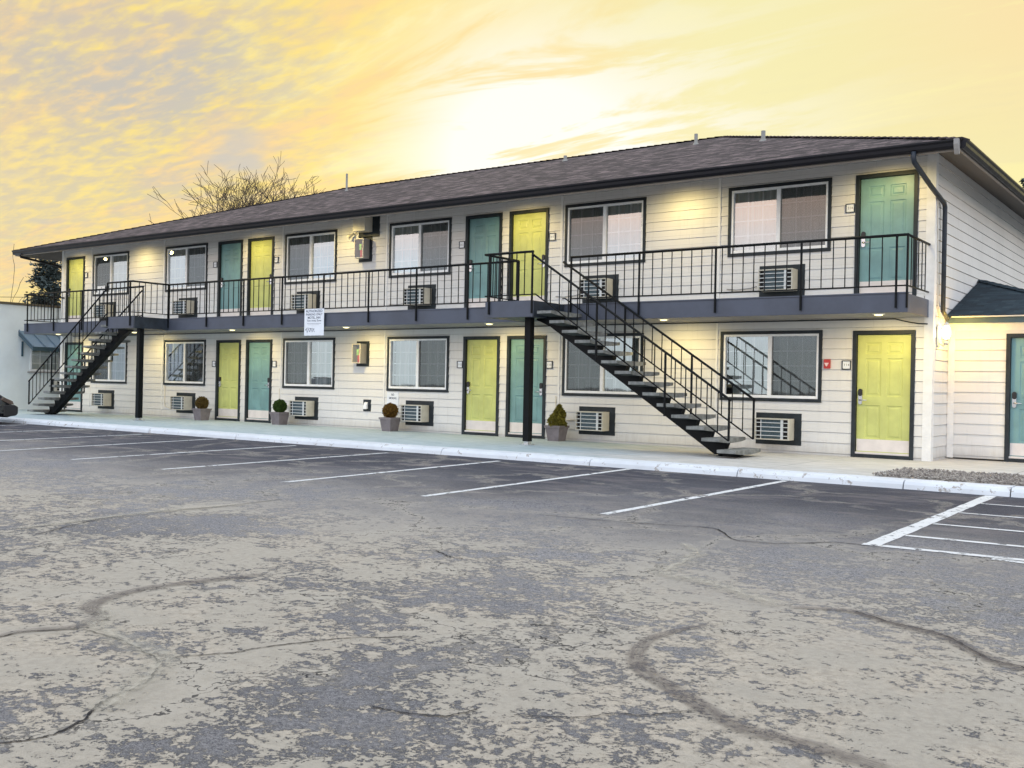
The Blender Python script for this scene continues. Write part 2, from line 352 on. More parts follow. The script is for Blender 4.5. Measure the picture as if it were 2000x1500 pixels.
M['ground'] = simple('far_ground', (0.12, 0.12, 0.11), 0.95, var=0.2, vscale=0.3)
def walk_mat():
    m, t = new_mat('painted_concrete_walk')
    g = t.n('ShaderNodeNewGeometry'); P = (g, 'Position')
    sp = t.n('ShaderNodeSeparateXYZ', {0: P})
    n0 = t.noise(t.n('ShaderNodeMapping', {'Vector': P, 'Scale': (0.5, 1.3, 1)}), 1.3, 6, 0.65, 0.3)
    n1 = t.noise(t.n('ShaderNodeMapping', {'Vector': P, 'Scale': (0.6, 2.2, 1)}), 3.2, 7, 0.7, 0.2)
    blue = t.mix(t.ss((n1, 0), 0.35, 0.65), (0.33, 0.415, 0.44, 1), (0.47, 0.54, 0.56, 1))
    bare = t.mix(t.ss((n1, 0), 0.35, 0.65), (0.44, 0.43, 0.40, 1), (0.60, 0.58, 0.55, 1))
    xm = t.ss(t.math('ADD', (sp, 0), t.math('MULTIPLY', (n0, 0), 4.0)), -4.6, -1.2)
    c = t.mix(xm, outc(blue), outc(bare))
    c = t.mix(t.math('MULTIPLY', t.ss((n0, 0), 0.60, 0.66), t.ss((n1, 0), 0.45, 0.6)), outc(c), (0.55, 0.60, 0.62, 1))
    # expansion joints
    jx = t.math('ABSOLUTE', t.math('SUBTRACT', t.math('FRACT', t.math('DIVIDE', (sp, 0), 3.05)), 0.5))
    j = t.ss(jx, 0.0035, 0.001)
    c = t.mix(t.math('MULTIPLY', j, 0.7), outc(c), (0.06, 0.06, 0.06, 1))
    bp = t.n('ShaderNodeBump', {'Strength': 0.25, 'Distance': 0.006, 'Height': (n1, 0)})
    b = t.n('ShaderNodeBsdfPrincipled', {'Base Color': outc(c), 'Roughness': 0.72, 'Normal': bp, 'Specular IOR Level': 0.4})
    t.n('ShaderNodeOutputMaterial', {0: b}); return m
M['walk'] = walk_mat()
def worn_paint(name, col, under, lo=0.60, hi=0.66, sc=7.0, alpha=False):
    m, t = new_mat(name)
    g = t.n('ShaderNodeNewGeometry'); P = (g, 'Position')
    n1 = t.noise(P, sc, 7, 0.72, 0.3); n2 = t.noise(P, 1.2, 4, 0.6)
    f = t.math('ADD', (n1, 0), t.math('MULTIPLY', t.math('SUBTRACT', (n2, 0), 0.5), 0.28))
    wear = t.ss(f, lo, hi)
    cc = t.mix(t.ss((n2, 0), 0.3, 0.7), tuple(x * 0.86 for x in col) + (1,), (*col, 1))
    if alpha:
        b = t.n('ShaderNodeBsdfPrincipled', {'Base Color': outc(cc), 'Roughness': 0.7, 'Alpha': t.math('SUBTRACT', 1.0, wear)})
    else:
        c = t.mix(wear, outc(cc), (*under, 1))
        bp = t.n('ShaderNodeBump', {'Strength': 0.4, 'Distance': 0.006, 'Height': (n1, 0)})
        b = t.n('ShaderNodeBsdfPrincipled', {'Base Color': outc(c), 'Roughness': 0.65, 'Normal': bp})
    t.n('ShaderNodeOutputMaterial', {0: b}); return m
M['curb'] = worn_paint('worn_white_kerb_paint', (0.72, 0.75, 0.785), (0.36, 0.33, 0.30), 0.59, 0.65, 8.0)
M['line'] = worn_paint('worn_white_line_paint', (0.72, 0.72, 0.71), (0, 0, 0), 0.56, 0.62, 9.0, alpha=True)
def gravel_mat():
    m, t = new_mat('loose_gravel')
    g = t.n('ShaderNodeNewGeometry')
    v = t.n('ShaderNodeTexVoronoi', {'Vector': (g, 'Position'), 'Scale': 26.0})
    hs = t.n('ShaderNodeSeparateColor', {0: (v, 'Color')})
    c = t.mix((hs, 0), (0.13, 0.11, 0.10, 1), (0.42, 0.38, 0.33, 1))
    bp = t.n('ShaderNodeBump', {'Strength': 1.0, 'Distance': 0.02, 'Height': (v, 0)}, invert=True)
    b = t.n('ShaderNodeBsdfPrincipled', {'Base Color': outc(c), 'Roughness': 0.9, 'Normal': bp})
    t.n('ShaderNodeOutputMaterial', {0: b}); return m
M['gravel'] = gravel_mat()
def ribbon_mat(name, col, amax, soft, nsc=9.0):
    m, t = new_mat(name)
    uv = t.n('ShaderNodeTexCoord')
    s = t.n('ShaderNodeSeparateXYZ', {0: (uv, 'UV')})
    d = t.math('ABSOLUTE', t.math('SUBTRACT', (s, 1), 0.5))
    ends = t.math('MULTIPLY', t.ss((s, 0), 0.0, 0.06), t.ss((s, 0), 1.0, 0.94))
    g = t.n('ShaderNodeNewGeometry')
    nz = t.noise((g, 'Position'), nsc, 6, 0.7, 0.3)
    d = t.math('ADD', d, t.math('MULTIPLY', t.math('SUBTRACT', (nz, 0), 0.5), 0.42))
    st = t.noise(t.n('ShaderNodeMapping', {'Vector': (uv, 'UV'), 'Scale': (26.0, 7.0, 1.0)}), 1.0, 6, 0.7, 0.4)
    a = t.math('MULTIPLY', t.ss(d, 0.5, soft), t.math('MULTIPLY', t.math('ADD', 0.45, t.ss((st, 0), 0.35, 0.65)), amax), clamp=True)
    a = t.math('MULTIPLY', a, ends)
    b = t.n('ShaderNodeBsdfPrincipled', {'Base Color': (*col, 1), 'Roughness': 0.9, 'Alpha': a, 'Specular IOR Level': 0.2})
    t.n('ShaderNodeOutputMaterial', {0: b}); return m
M['crack'] = ribbon_mat('dark_asphalt_crack', (0.018, 0.018, 0.022), 1.0, 0.30, 22.0)  # dark line colour of the cracks themselves
M['stain'] = ribbon_mat('tyre_stain', (0.160, 0.138, 0.128), 0.42, 0.22, 9.0)
M['tanline'] = ribbon_mat('dusty_seam', (0.50, 0.46, 0.38), 0.55, -0.15, 13.0)

# ------------------------------------------------------------------ mesh helper
class MB:
    def __init__(s): s.v = []; s.f = []; s.m = []; s.mi = 0; s.sm = []
    def face(s, pts, smooth=False):
        i = len(s.v); s.v += [tuple(p) for p in pts]; s.f.append(tuple(range(i, i + len(pts)))); s.m.append(s.mi); s.sm.append(smooth)
    def add(s, vs, fs, smooth=False):
        i = len(s.v); s.v += [tuple(p) for p in vs]
        for f in fs: s.f.append(tuple(i + k for k in f)); s.m.append(s.mi); s.sm.append(smooth)
    def box(s, x0, x1, y0, y1, z0, z1):
        if x0 > x1: x0, x1 = x1, x0
        if y0 > y1: y0, y1 = y1, y0
        if z0 > z1: z0, z1 = z1, z0
        v = [(x0, y0, z0), (x1, y0, z0), (x1, y1, z0), (x0, y1, z0), (x0, y0, z1), (x1, y0, z1), (x1, y1, z1), (x0, y1, z1)]
        s.add(v, [(0, 3, 2, 1), (4, 5, 6, 7), (0, 1, 5, 4), (1, 2, 6, 5), (2, 3, 7, 6), (3, 0, 4, 7)]); return s
    def prism(s, poly, axis, a, b):
        """poly: 2D points; extruded along axis 'x' (pts=(y,z)), 'y' (pts=(x,z)) or 'z'."""
        def P(p, t): return {'x': (t, p[0], p[1]), 'y': (p[0], t, p[1]), 'z': (p[0], p[1], t)}[axis]
        n = len(poly); vs = [P(p, a) for p in poly] + [P(p, b) for p in poly]
        fs = [tuple(range(n))[::-1], tuple(range(n, 2 * n))] + [(i, (i + 1) % n, n + (i + 1) % n, n + i) for i in range(n)]
        s.add(vs, fs); return s
    def tube(s, pts, r, n=8, caps=True, smooth=True):
        pts = [Vector(p) for p in pts]; rs = r if isinstance(r, (list, tuple)) else [r] * len(pts)
        base = len(s.v); up = Vector((0, 0, 1)); prev = None
        for i, p in enumerate(pts):
            d = (pts[min(i + 1, len(pts) - 1)] - pts[max(i - 1, 0)]).normalized()
            if prev is None:
                a = d.cross(up) if abs(d.dot(up)) < 0.95 else d.cross(Vector((1, 0, 0)))
            else: a = prev - d * prev.dot(d)
            a.normalize(); prev = a; b = d.cross(a)
            for k in range(n):
                t = 2 * math.pi * (k + 0.5) / n
                s.v.append(tuple(p + (a * math.cos(t) + b * math.sin(t)) * rs[i]))
        for i in range(len(pts) - 1):
            for k in range(n):
                s.f.append((base + i * n + k, base + i * n + (k + 1) % n, base + (i + 1) * n + (k + 1) % n, base + (i + 1) * n + k)); s.m.append(s.mi); s.sm.append(smooth)
        if caps:
            s.f.append(tuple(base + k for k in range(n))[::-1]); s.m.append(s.mi); s.sm.append(False)
            q = base + (len(pts) - 1) * n
            s.f.append(tuple(q + k for k in range(n))); s.m.append(s.mi); s.sm.append(False)
        return s
    def lathe(s, c, prof, n=16, axis='z'):
        """prof: list of (r, h)"""
        base = len(s.v)
        for r, h in prof:
            for k in range(n):
                t = 2 * math.pi * k / n; a, b = r * math.cos(t), r * math.sin(t)
                s.v.append({'z': (c[0] + a, c[1] + b, c[2] + h), 'y': (c[0] + a, c[1] + h, c[2] + b), 'x': (c[0] + h, c[1] + a, c[2] + b)}[axis])
        for i in range(len(prof) - 1):
            for k in range(n):
                s.f.append((base + i * n + k, base + i * n + (k + 1) % n, base + (i + 1) * n + (k + 1) % n, base + (i + 1) * n + k)); s.m.append(s.mi); s.sm.append(True)
        return s
    def build(s, name, mats, parent=None, bevel=0.0, loc=None, **props):
        me = bpy.data.meshes.new(name)
        o0 = Vector(loc) if loc is not None else Vector((0, 0, 0))
        if loc is not None: s.v = [tuple(Vector(p) - o0) for p in s.v]
        me.from_pydata(s.v, [], s.f)
        for m in (mats if isinstance(mats, (list, tuple)) else [mats]): me.materials.append(m)
        me.polygons.foreach_set('material_index', s.m); me.polygons.foreach_set('use_smooth', s.sm)
        me.update()
        ob = bpy.data.objects.new(name, me); COL.objects.link(ob)
        if loc is not None: ob.location = o0
        if parent is not None:
            ob.parent = parent
            if loc is None: ob.location = -world_loc(parent)
            else: ob.location = o0 - world_loc(parent)
        if bevel:
            bm = ob.modifiers.new('bevel', 'BEVEL'); bm.width = bevel; bm.segments = 2; bm.limit_method = 'ANGLE'
        for k, v in props.items(): ob[k] = v
        return ob
def world_loc(o):
    v = Vector((0, 0, 0))
    while o is not None: v += o.location; o = o.parent
    return v
def tag(o, label, cat, group=None):
    o['label'] = label; o['category'] = cat
    if group: o['group'] = group
    return o
def thing(name, loc, label, cat, group=None):
    o = bpy.data.objects.new(name, None); COL.objects.link(o); o.location = loc; o.empty_display_size = 0.2
    return tag(o, label, cat, group)
def structure(o): o['kind'] = 'structure'; return o
def text_mb(mb, body, x, y, z, size, width=None, lines_gap=1.0, thick=0.001, align='CENTER'):
    """flat lettering facing -y, added to an MB"""
    cu = bpy.data.curves.new('lettering', 'FONT'); cu.body = body; cu.size = size; cu.align_x = align; cu.align_y = 'CENTER'
    cu.space_line = lines_gap; cu.offset = size * 0.018
    ob = bpy.data.objects.new('lettering', cu); COL.objects.link(ob)
    bpy.context.view_layer.update()
    me = bpy.data.meshes.new_from_object(ob.evaluated_get(bpy.context.evaluated_depsgraph_get()))
    xs = [v.co.x for v in me.vertices]; sc = 1.0
    if width and xs: sc = width / max(1e-4, (max(xs) - min(xs)))
    vs = [(x + v.co.x * sc, y, z + v.co.y) for v in me.vertices]
    mb.add(vs, [tuple(p.vertices) for p in me.polygons])
    bpy.data.objects.remove(ob); bpy.data.curves.remove(cu); bpy.data.meshes.remove(me)

# ------------------------------------------------------------------ setting: lot, walk, kerb
def lotz(y): return -0.11 + 0.01 * (y + 4.4)
mb = MB(); mb.face([(-70, -60, lotz(-60)), (50, -60, lotz(-60)), (50, -4.30, lotz(-4.3)), (-70, -4.30, lotz(-4.3))])
structure(mb.build('parking_lot', M['asphalt']))
mb = MB(); mb.face([(-600, -600, -0.8), (600, -600, -0.8), (600, 600, -0.8), (-600, 600, -0.8)])
structure(mb.build('ground', M['ground']))
mb = MB(); mb.prism([(-4.02, 0.0), (-4.02, -0.6), (14.5, -0.6), (14.5, 0.0)], 'x', -34, 0.10)
mb.prism([(-2.36, 0.0), (-2.36, -0.6), (14.5, -0.6), (14.5, 0.0)], 'x', 0.10, 12)
structure(mb.build('walkway', M['walk']))
# kerb: long cast segments with gaps and rough edges
mb = MB()
xj = [-34, -31, -28, -25.1, -22.2, -19.2, -16.3, -13.2, -10.2, -7.45, -4.3, -1.75, 0.62, 1.93, 4.9, 8, 12]
for a, b in zip(xj[:-1], xj[1:]):
    n = max(4, int((b - a) / 0.14)); prev = None
    for i in range(n + 1):
        x = a + 0.008 + (b - a - 0.016) * i / n
        jy, jz = rnd.uniform(-0.010, 0.010), rnd.uniform(-0.006, 0.004)
        ring = [(x, -4.022, -0.3), (x, -4.022, 0.006 + jz * 0.5), (x, -4.30 + jy * .5, 0.004 + jz), (x, -4.355 + jy, -0.012 + jz), (x, -4.385 + jy, -0.05), (x, -4.405 + jy, -0.115), (x, -4.41, -0.3)]
        if prev:
            for k in range(6):
                mb.face([prev[k], ring[k], ring[k + 1], prev[k + 1]], smooth=(k > 1))
        else: mb.face(ring)
        prev = ring
    mb.face(prev[::-1])
structure(mb.build('curb', M['curb']))
# gravel bed right of the walk
mb = MB(); nx, ny = 60, 30; base = 0
X0, X1, Y0, Y1 = 0.102, 3.4, -4.02, -2.362
vs = []
for j in range(ny + 1):
    for i in range(nx + 1):
        x = X0 + (X1 - X0) * i / nx; y = Y0 + (Y1 - Y0) * j / ny
        e = min(1, min(i, nx - i, j, ny - j) / 3)
        vs.append((x, y, -0.02 + e * (0.03 + rnd.uniform(0, 0.022))))
mb.add(vs, [(j * (nx + 1) + i, j * (nx + 1) + i + 1, (j + 1) * (nx + 1) + i + 1, (j + 1) * (nx + 1) + i) for j in range(ny) for i in range(nx)], smooth=False)
for k in range(2600):
    x, y = rnd.uniform(X0 - 0.02, X1), rnd.uniform(Y0 + 0.01, Y1 + 0.03); s = rnd.uniform(0.010, 0.026); z = 0.022 + rnd.uniform(0, .014)
    p = [(x + s * rnd.uniform(.7, 1.2), y, z), (x, y + s * rnd.uniform(.7, 1.2), z), (x - s, y, z), (x, y - s, z), (x, y, z + s * .8), (x, y, z - s * .6)]
    mb.add(p, [(0, 1, 4), (1, 2, 4), (2, 3, 4), (3, 0, 4), (1, 0, 5), (2, 1, 5), (3, 2, 5), (0, 3, 5)])
g = mb.build('gravel', M['gravel']); g['kind'] = 'stuff'
mb = MB(); mb.face([(X1, -4.02, -0.005), (12, -4.02, -0.005), (12, -2.362, -0.005), (X1, -2.362, -0.005)])
structure(mb.build('gravel_strip', M['gravel']))

# stall lines
def strip(mb, x0, y0, x1, y1, wdt, dz=0.004, seg=26):
    d = Vector((x1 - x0, y1 - y0, 0)); L = d.length; d.normalize(); nrm = Vector((-d.y, d.x, 0)); pv = None
    for i in range(seg + 1):
        t = i / seg; c = Vector((x0, y0, 0)) + d * L * t
        w2 = wdt / 2 * rnd.uniform(0.88, 1.06)
        a = c + nrm * w2; b = c - nrm * w2; a.z = lotz(a.y) + dz; b.z = lotz(b.y) + dz
        if pv: mb.face([pv[0], pv[1], b, a])
        pv = (a, b)
LX = [(-0.97, -4.5, -1.08, -9.3), (-3.52, -4.45, -3.5, -9.4), (-5.87, -4.75, -5.85, -9.5), (-8.38, -4.8, -8.45, -9.5),
      (-10.9, -4.75, -10.85, -9.5), (-13.55, -4.6, -13.3, -9.5), (-15.9, -4.85, -15.8, -9.5), (-18.57, -4.65, -18.4, -9.5), (-21.2, -4.65, -21.1, -9.5), (-23.8, -4.65, -23.7, -9.5)]
for a in LX:
    mb = MB(); strip(mb, *a, 0.105); structure(mb.build('parking_line', M['line']))
mb = MB(); strip(mb, 1.72, -4.47, 1.72, -9.4, 0.15); structure(mb.build('parking_line', M['line']))
for yy, wd in ((-5.42, .07), (-6.5, .07), (-7.62, .08), (-8.62, .09)):
    mb = MB(); strip(mb, 1.80, yy - 0.03, 4.3, yy + 0.05, wd, 0.0045); structure(mb.build('hatch_line', M['line']))
mb = MB(); strip(mb, 1.64, -9.42, 4.3, -9.30, .11, 0.0048); structure(mb.build('hatch_line', M['line']))
mb = MB(); strip(mb, 2.7, -9.48, 4.3, -9.62, .09, 0.0051); structure(mb.build('hatch_line', M['line']))

# cracks, stains and seams in the asphalt: ribbons lying on it
def ribbon(name, pts, wd, mat, dz, jit=0.0, sub=6):
    P = [Vector((p[0], p[1], 0)) for p in pts]; Q = []
    for i in range(len(P) - 1):
        for k in range(sub):
            t = k / sub
            p0 = P[max(i - 1, 0)]; p1 = P[i]; p2 = P[i + 1]; p3 = P[min(i + 2, len(P) - 1)]
            c = 0.5 * ((2 * p1) + (-p0 + p2) * t + (2 * p0 - 5 * p1 + 4 * p2 - p3) * t * t + (-p0 + 3 * p1 - 3 * p2 + p3) * t ** 3)
            Q.append(c + Vector((rnd.uniform(-jit, jit), rnd.uniform(-jit, jit), 0)))
    Q.append(P[-1]); vs = []; uv = []
    for i, q in enumerate(Q):
        d = (Q[min(i + 1, len(Q) - 1)] - Q[max(i - 1, 0)]).normalized(); n = Vector((-d.y, d.x, 0))
        ww = wd * rnd.uniform(0.55, 1.25) if jit else wd * min(1.0, .35 + 2.2 * i / len(Q))
        for sgn in (1, -1):
            p = q + n * ww / 2 * sgn; vs.append((p.x, p.y, lotz(p.y) + dz)); uv.append((i / (len(Q) - 1), 0.5 + 0.5 * sgn))
    me = bpy.data.meshes.new(name); fs = [(2 * i, 2 * i + 1, 2 * i + 3, 2 * i + 2) for i in range(len(Q) - 1)]
    me.from_pydata(vs, [], fs); me.materials.append(mat)
    ul = me.uv_layers.new(name='UVMap')
    for poly in me.polygons:
        for li in poly.loop_indices: ul.data[li].uv = uv[me.loops[li].vertex_index]
    o = bpy.data.objects.new(name, me); COL.objects.link(o); structure(o)
ribbon('pavement_crack', [(0.548, -16.517), (0.584, -16.447), (0.608, -16.41), (0.63, -16.339), (0.617, -16.258), (0.55, -16.13), (0.456, -16.027), (0.413, -15.953), (0.368, -15.862), (0.343, -15.743), (0.25, -15.6), (0.039, -15.438), (-0.153, -15.384), (-0.41, -15.334), (-0.632, -15.33), (-0.812, -15.334)], 0.018, M['crack'], 0.0042, 0.006)
ribbon('pavement_crack', [(0.031, -15.428), (0.078, -15.336), (0.146, -15.232), (0.227, -15.105), (0.249, -14.992), (0.304, -14.85), (0.359, -14.739), (0.459, -14.554), (0.586, -14.429), (0.751, -14.28)], 0.014, M['crack'], 0.0046, 0.005)
ribbon('pavement_crack', [(-0.812, -15.334), (-0.898, -15.456), (-0.988, -15.566), (-0.977, -15.698), (-0.998, -15.769)], 0.016, M['crack'], 0.005, 0.006)
ribbon('pavement_crack', [(1.348, -15.291), (1.467, -15.273), (1.553, -15.255), (1.675, -15.199), (1.721, -15.12), (1.744, -15.026)], 0.013, M['crack'], 0.0054, 0.006)
ribbon('pavement_crack', [(1.901, -14.998), (2.054, -14.916), (2.169, -14.816), (2.232, -14.712), (2.348, -14.653), (2.427, -14.526), (2.488, -14.477)], 0.01, M['crack'], 0.0058, 0.005)
ribbon('pavement_crack', [(-1.613, -9.793), (-0.991, -9.738), (-0.311, -9.602), (0.222, -9.464), (0.634, -9.916), (0.764, -9.99), (1.08, -9.896), (1.351, -9.568), (1.55, -9.485), (1.841, -9.498)], 0.022, M['crack'], 0.0062, 0.01)
ribbon('pavement_crack', [(-0.986, -12.12), (-0.77, -12.247), (-0.651, -12.295), (-0.556, -12.285)], 0.02, M['crack'], 0.0066, 0.01)
ribbon('pavement_crack', [(2.389, -12.09), (2.543, -12.182), (2.722, -12.282), (2.906, -12.326), (3.036, -12.405), (3.212, -12.606), (3.347, -12.78), (3.445, -12.79), (3.548, -12.85)], 0.022, M['crack'], 0.007, 0.01)
ribbon('pavement_crack', [(-4.048, -13.862), (-4.49, -13.022), (-4.625, -12.262), (-4.461, -11.565), (-4.459, -10.646)], 0.02, M['crack'], 0.0074, 0.01)
ribbon('tyre_stain', [(1.882, -12.936), (1.789, -13.245), (1.759, -13.523), (1.832, -13.796), (1.926, -13.964), (2.082, -14.119), (2.254, -14.238), (2.446, -14.367), (2.621, -14.484), (2.764, -14.549), (2.918, -14.556), (3.071, -14.577), (3.227, -14.604), (3.375, -14.629)], 0.15, M['stain'], 0.0078, 0)
ribbon('tyre_stain', [(2.036, -12.293), (2.226, -12.181), (2.4, -12.126), (2.543, -12.182), (2.722, -12.282), (2.914, -12.357), (3.043, -12.435), (3.218, -12.634), (3.373, -12.789), (3.548, -12.85)], 0.15, M['stain'], 0.0084, 0)
ribbon('tyre_stain', [(-0.987, -15.774), (-0.988, -15.566), (-0.86, -15.314), (-0.901, -15.195), (-1.018, -15.091), (-1.241, -15.02), (-1.38, -14.815), (-1.456, -14.509), (-1.416, -14.283), (-1.348, -14.001), (-1.222, -13.657)], 0.15, M['stain'], 0.0088, 0)
ribbon('pavement_seam', [(0.378, -10.419), (0.714, -10.807), (0.81, -11.185), (0.932, -11.762), (1.31, -11.868), (1.664, -12.066), (2.036, -12.293)], 0.34, M['tanline'], 0.0092, 0)
ribbon('pavement_seam', [(-1.214, -14.953), (-0.962, -15.085), (-0.837, -15.219), (-0.433, -15.319), (-0.174, -15.37), (0.028, -15.389), (0.283, -15.677), (0.425, -15.898), (0.539, -16.066)], 0.30, M['tanline'], 0.0096, 0)
ribbon('pavement_seam', [(-4.532, -13.788), (-4.586, -13.016), (-4.578, -12.114), (-4.434, -11.247)], 0.34, M['tanline'], 0.01, 0)

# ------------------------------------------------------------------ the motel building
XR, XL = -0.13, -27.75          # front wall ends
DEPTH = 13.0
ZF = 2.80                        # upper floor
motel = thing('motel_building', (-14, 0, 0), 'long two-storey motel with pale lap siding, brown shingled hip roof and lime and teal doors', 'building')
# openings on the front: (x0,x1,z0,z1)
WINX = {'A': (-25.91, -23.95), 'B': (-22.05, -20.07), 'C': (-16.75, -14.775), 'D': (-12.93, -10.955), 'F': (-7.75, -5.77), 'G': (-4.06, -2.045), 'E': (-3.951, -1.926)}
DOORX = {'A': (-27.475, -26.405), 'B1': (-19.577, -18.508), 'B2': (-18.276, -17.202), 'C1': (-10.515, -9.46), 'C2': (-9.25, -8.183), 'D1': (-1.483, -0.40)}
LW = (0.962, 2.298); UW = (3.747, 5.092); LD = (0.0, 2.276); UD = (2.83, 5.08)
wins = []; doors = []
for k, (a, b) in WINX.items():
    if k != 'E': wins.append((k, 0, a, b, *LW))
    if k != 'G': wins.append((k, 1, a, b, *UW))
for k, (a, b) in DOORX.items():
    doors.append((k, 0, a, b, *LD)); doors.append((k, 1, a, b, *UD))
openings = [(q[2] + .03, q[3] - .03, q[4] + (.03 if q[4] > .1 else -.01), q[5] - .03) for q in wins + doors]
def siding(mb, u0, u1, z0, z1, rowz, opens, P, proud=0.013):
    """P(u, out, z) -> xyz ; rows of lap boards between z0 and z1"""
    for i in range(len(rowz) - 1):
        ra, rb = rowz[i], rowz[i + 1]
        if rb <= z0 or ra >= z1: continue
        cuts = sorted({max(ra, z0), min(rb, z1)} | {z for o in opens for z in (o[2], o[3]) if max(ra, z0) < z < min(rb, z1)})
        off = lambda z: .003 + proud * (rb - z) / (rb - ra)
        gb = rb - .006 - 1e-5 * (i % 3)
        cuts = sorted(set(cuts) | ({gb} if cuts[0] < gb < cuts[-1] else set()))
        for a, b in zip(cuts[:-1], cuts[1:]):
            m = (a + b) / 2
            xs = [u0]; 
            for o in sorted(opens):
                if o[2] < m < o[3]: xs += [o[0], o[1]]
            xs.append(u1)
            for j in range(0, len(xs), 2):
                p, q = xs[j], xs[j + 1]
                if q - p < 1e-4: continue
                if a >= gb - 1e-7:
                    mb.face([P(p, -.022, a), P(q, -.022, a), P(q, -.022, b), P(p, -.022, b)])
                    if abs(a - gb) < 1e-6: mb.face([P(p, off(a), a), P(q, off(a), a), P(q, -.022, a), P(p, -.022, a)])
                    continue
                mb.face([P(p, off(a), a), P(q, off(a), a), P(q, off(b), b), P(p, off(b), b)])
                if abs(a - ra) < 1e-6: mb.face([P(p, -.022, a), P(q, -.022, a), P(q, off(a), a), P(p, off(a), a)])
rows_lo = [0.043 + 0.191 * k for k in range(-1, 16)]
rows_up = [5.31 - 0.1885 * k for k in range(14)][::-1]
fr = lambda u, o, z: (u, -o, z)
mb = MB(); siding(mb, XL, XR, 0.0, 2.66, rows_lo, openings, fr); siding(mb, XL, XR, 2.86, 5.36, rows_up + [5.50], openings, fr)
mb.build('front_wall', M['siding'], motel)
mb = MB()
gr = lambda u, o, z: (XR + o, u, z)
rows_g = [0.043 + 0.191 * k for k in range(-1, 32)]
siding(mb, 0.0, DEPTH, 0.0, 5.42, rows_g, [], gr)
mb.build('side_wall', M['siding'], motel)
mb = MB(); mb.box(XL, XL + .02, 0.002, DEPTH, 0, 5.4); mb.box(XL + .02, XR, DEPTH - .1, DEPTH, 0, 5.4)
mb.build('rear_wall', M['siding'], motel)
# interior room shell behind windows (dim)
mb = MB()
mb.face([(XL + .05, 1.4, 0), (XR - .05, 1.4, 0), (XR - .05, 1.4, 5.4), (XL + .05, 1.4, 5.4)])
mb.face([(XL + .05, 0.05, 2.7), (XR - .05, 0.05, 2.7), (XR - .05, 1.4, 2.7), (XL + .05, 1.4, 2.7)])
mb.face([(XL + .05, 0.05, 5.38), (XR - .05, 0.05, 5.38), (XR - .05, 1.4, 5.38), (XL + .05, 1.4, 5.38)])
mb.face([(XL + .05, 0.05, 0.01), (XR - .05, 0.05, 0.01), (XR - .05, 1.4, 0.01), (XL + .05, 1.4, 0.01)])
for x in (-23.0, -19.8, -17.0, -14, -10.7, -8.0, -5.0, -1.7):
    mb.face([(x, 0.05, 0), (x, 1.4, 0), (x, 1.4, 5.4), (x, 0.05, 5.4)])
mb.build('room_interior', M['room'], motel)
# corner boards and vertical battens
for nm, (a, b, c, d) in {'c1': (XR - .13, XR + .022, -.022, .0), 'c2': (XR + .0, XR + .022, 0.0, .13), 'c3': (XL - .022, XL + .12, -.022, .0)}.items():
    mb = MB(); mb.box(a, b, c - (.002 if nm == 'c2' else 0), d, -0.02, 5.40); mb.build('corner_board', M['trimboard'], motel)
bat = {'A': -25.99, 'B': -22.13, 'C': -16.84, 'D': -13.02, 'F': -7.84, 'G': -4.14}
for k, x in bat.items():
    mb = MB(); mb.box(x - .028, x + .028, -.026, 0.0, 2.86, 5.36); mb.build('batten', M['trimboard'], motel)
    mb = MB(); mb.box(x - .02, x + .02, -.024, 0.0, 0.2, 2.49); mb.build('batten', M['trimboard'], motel)

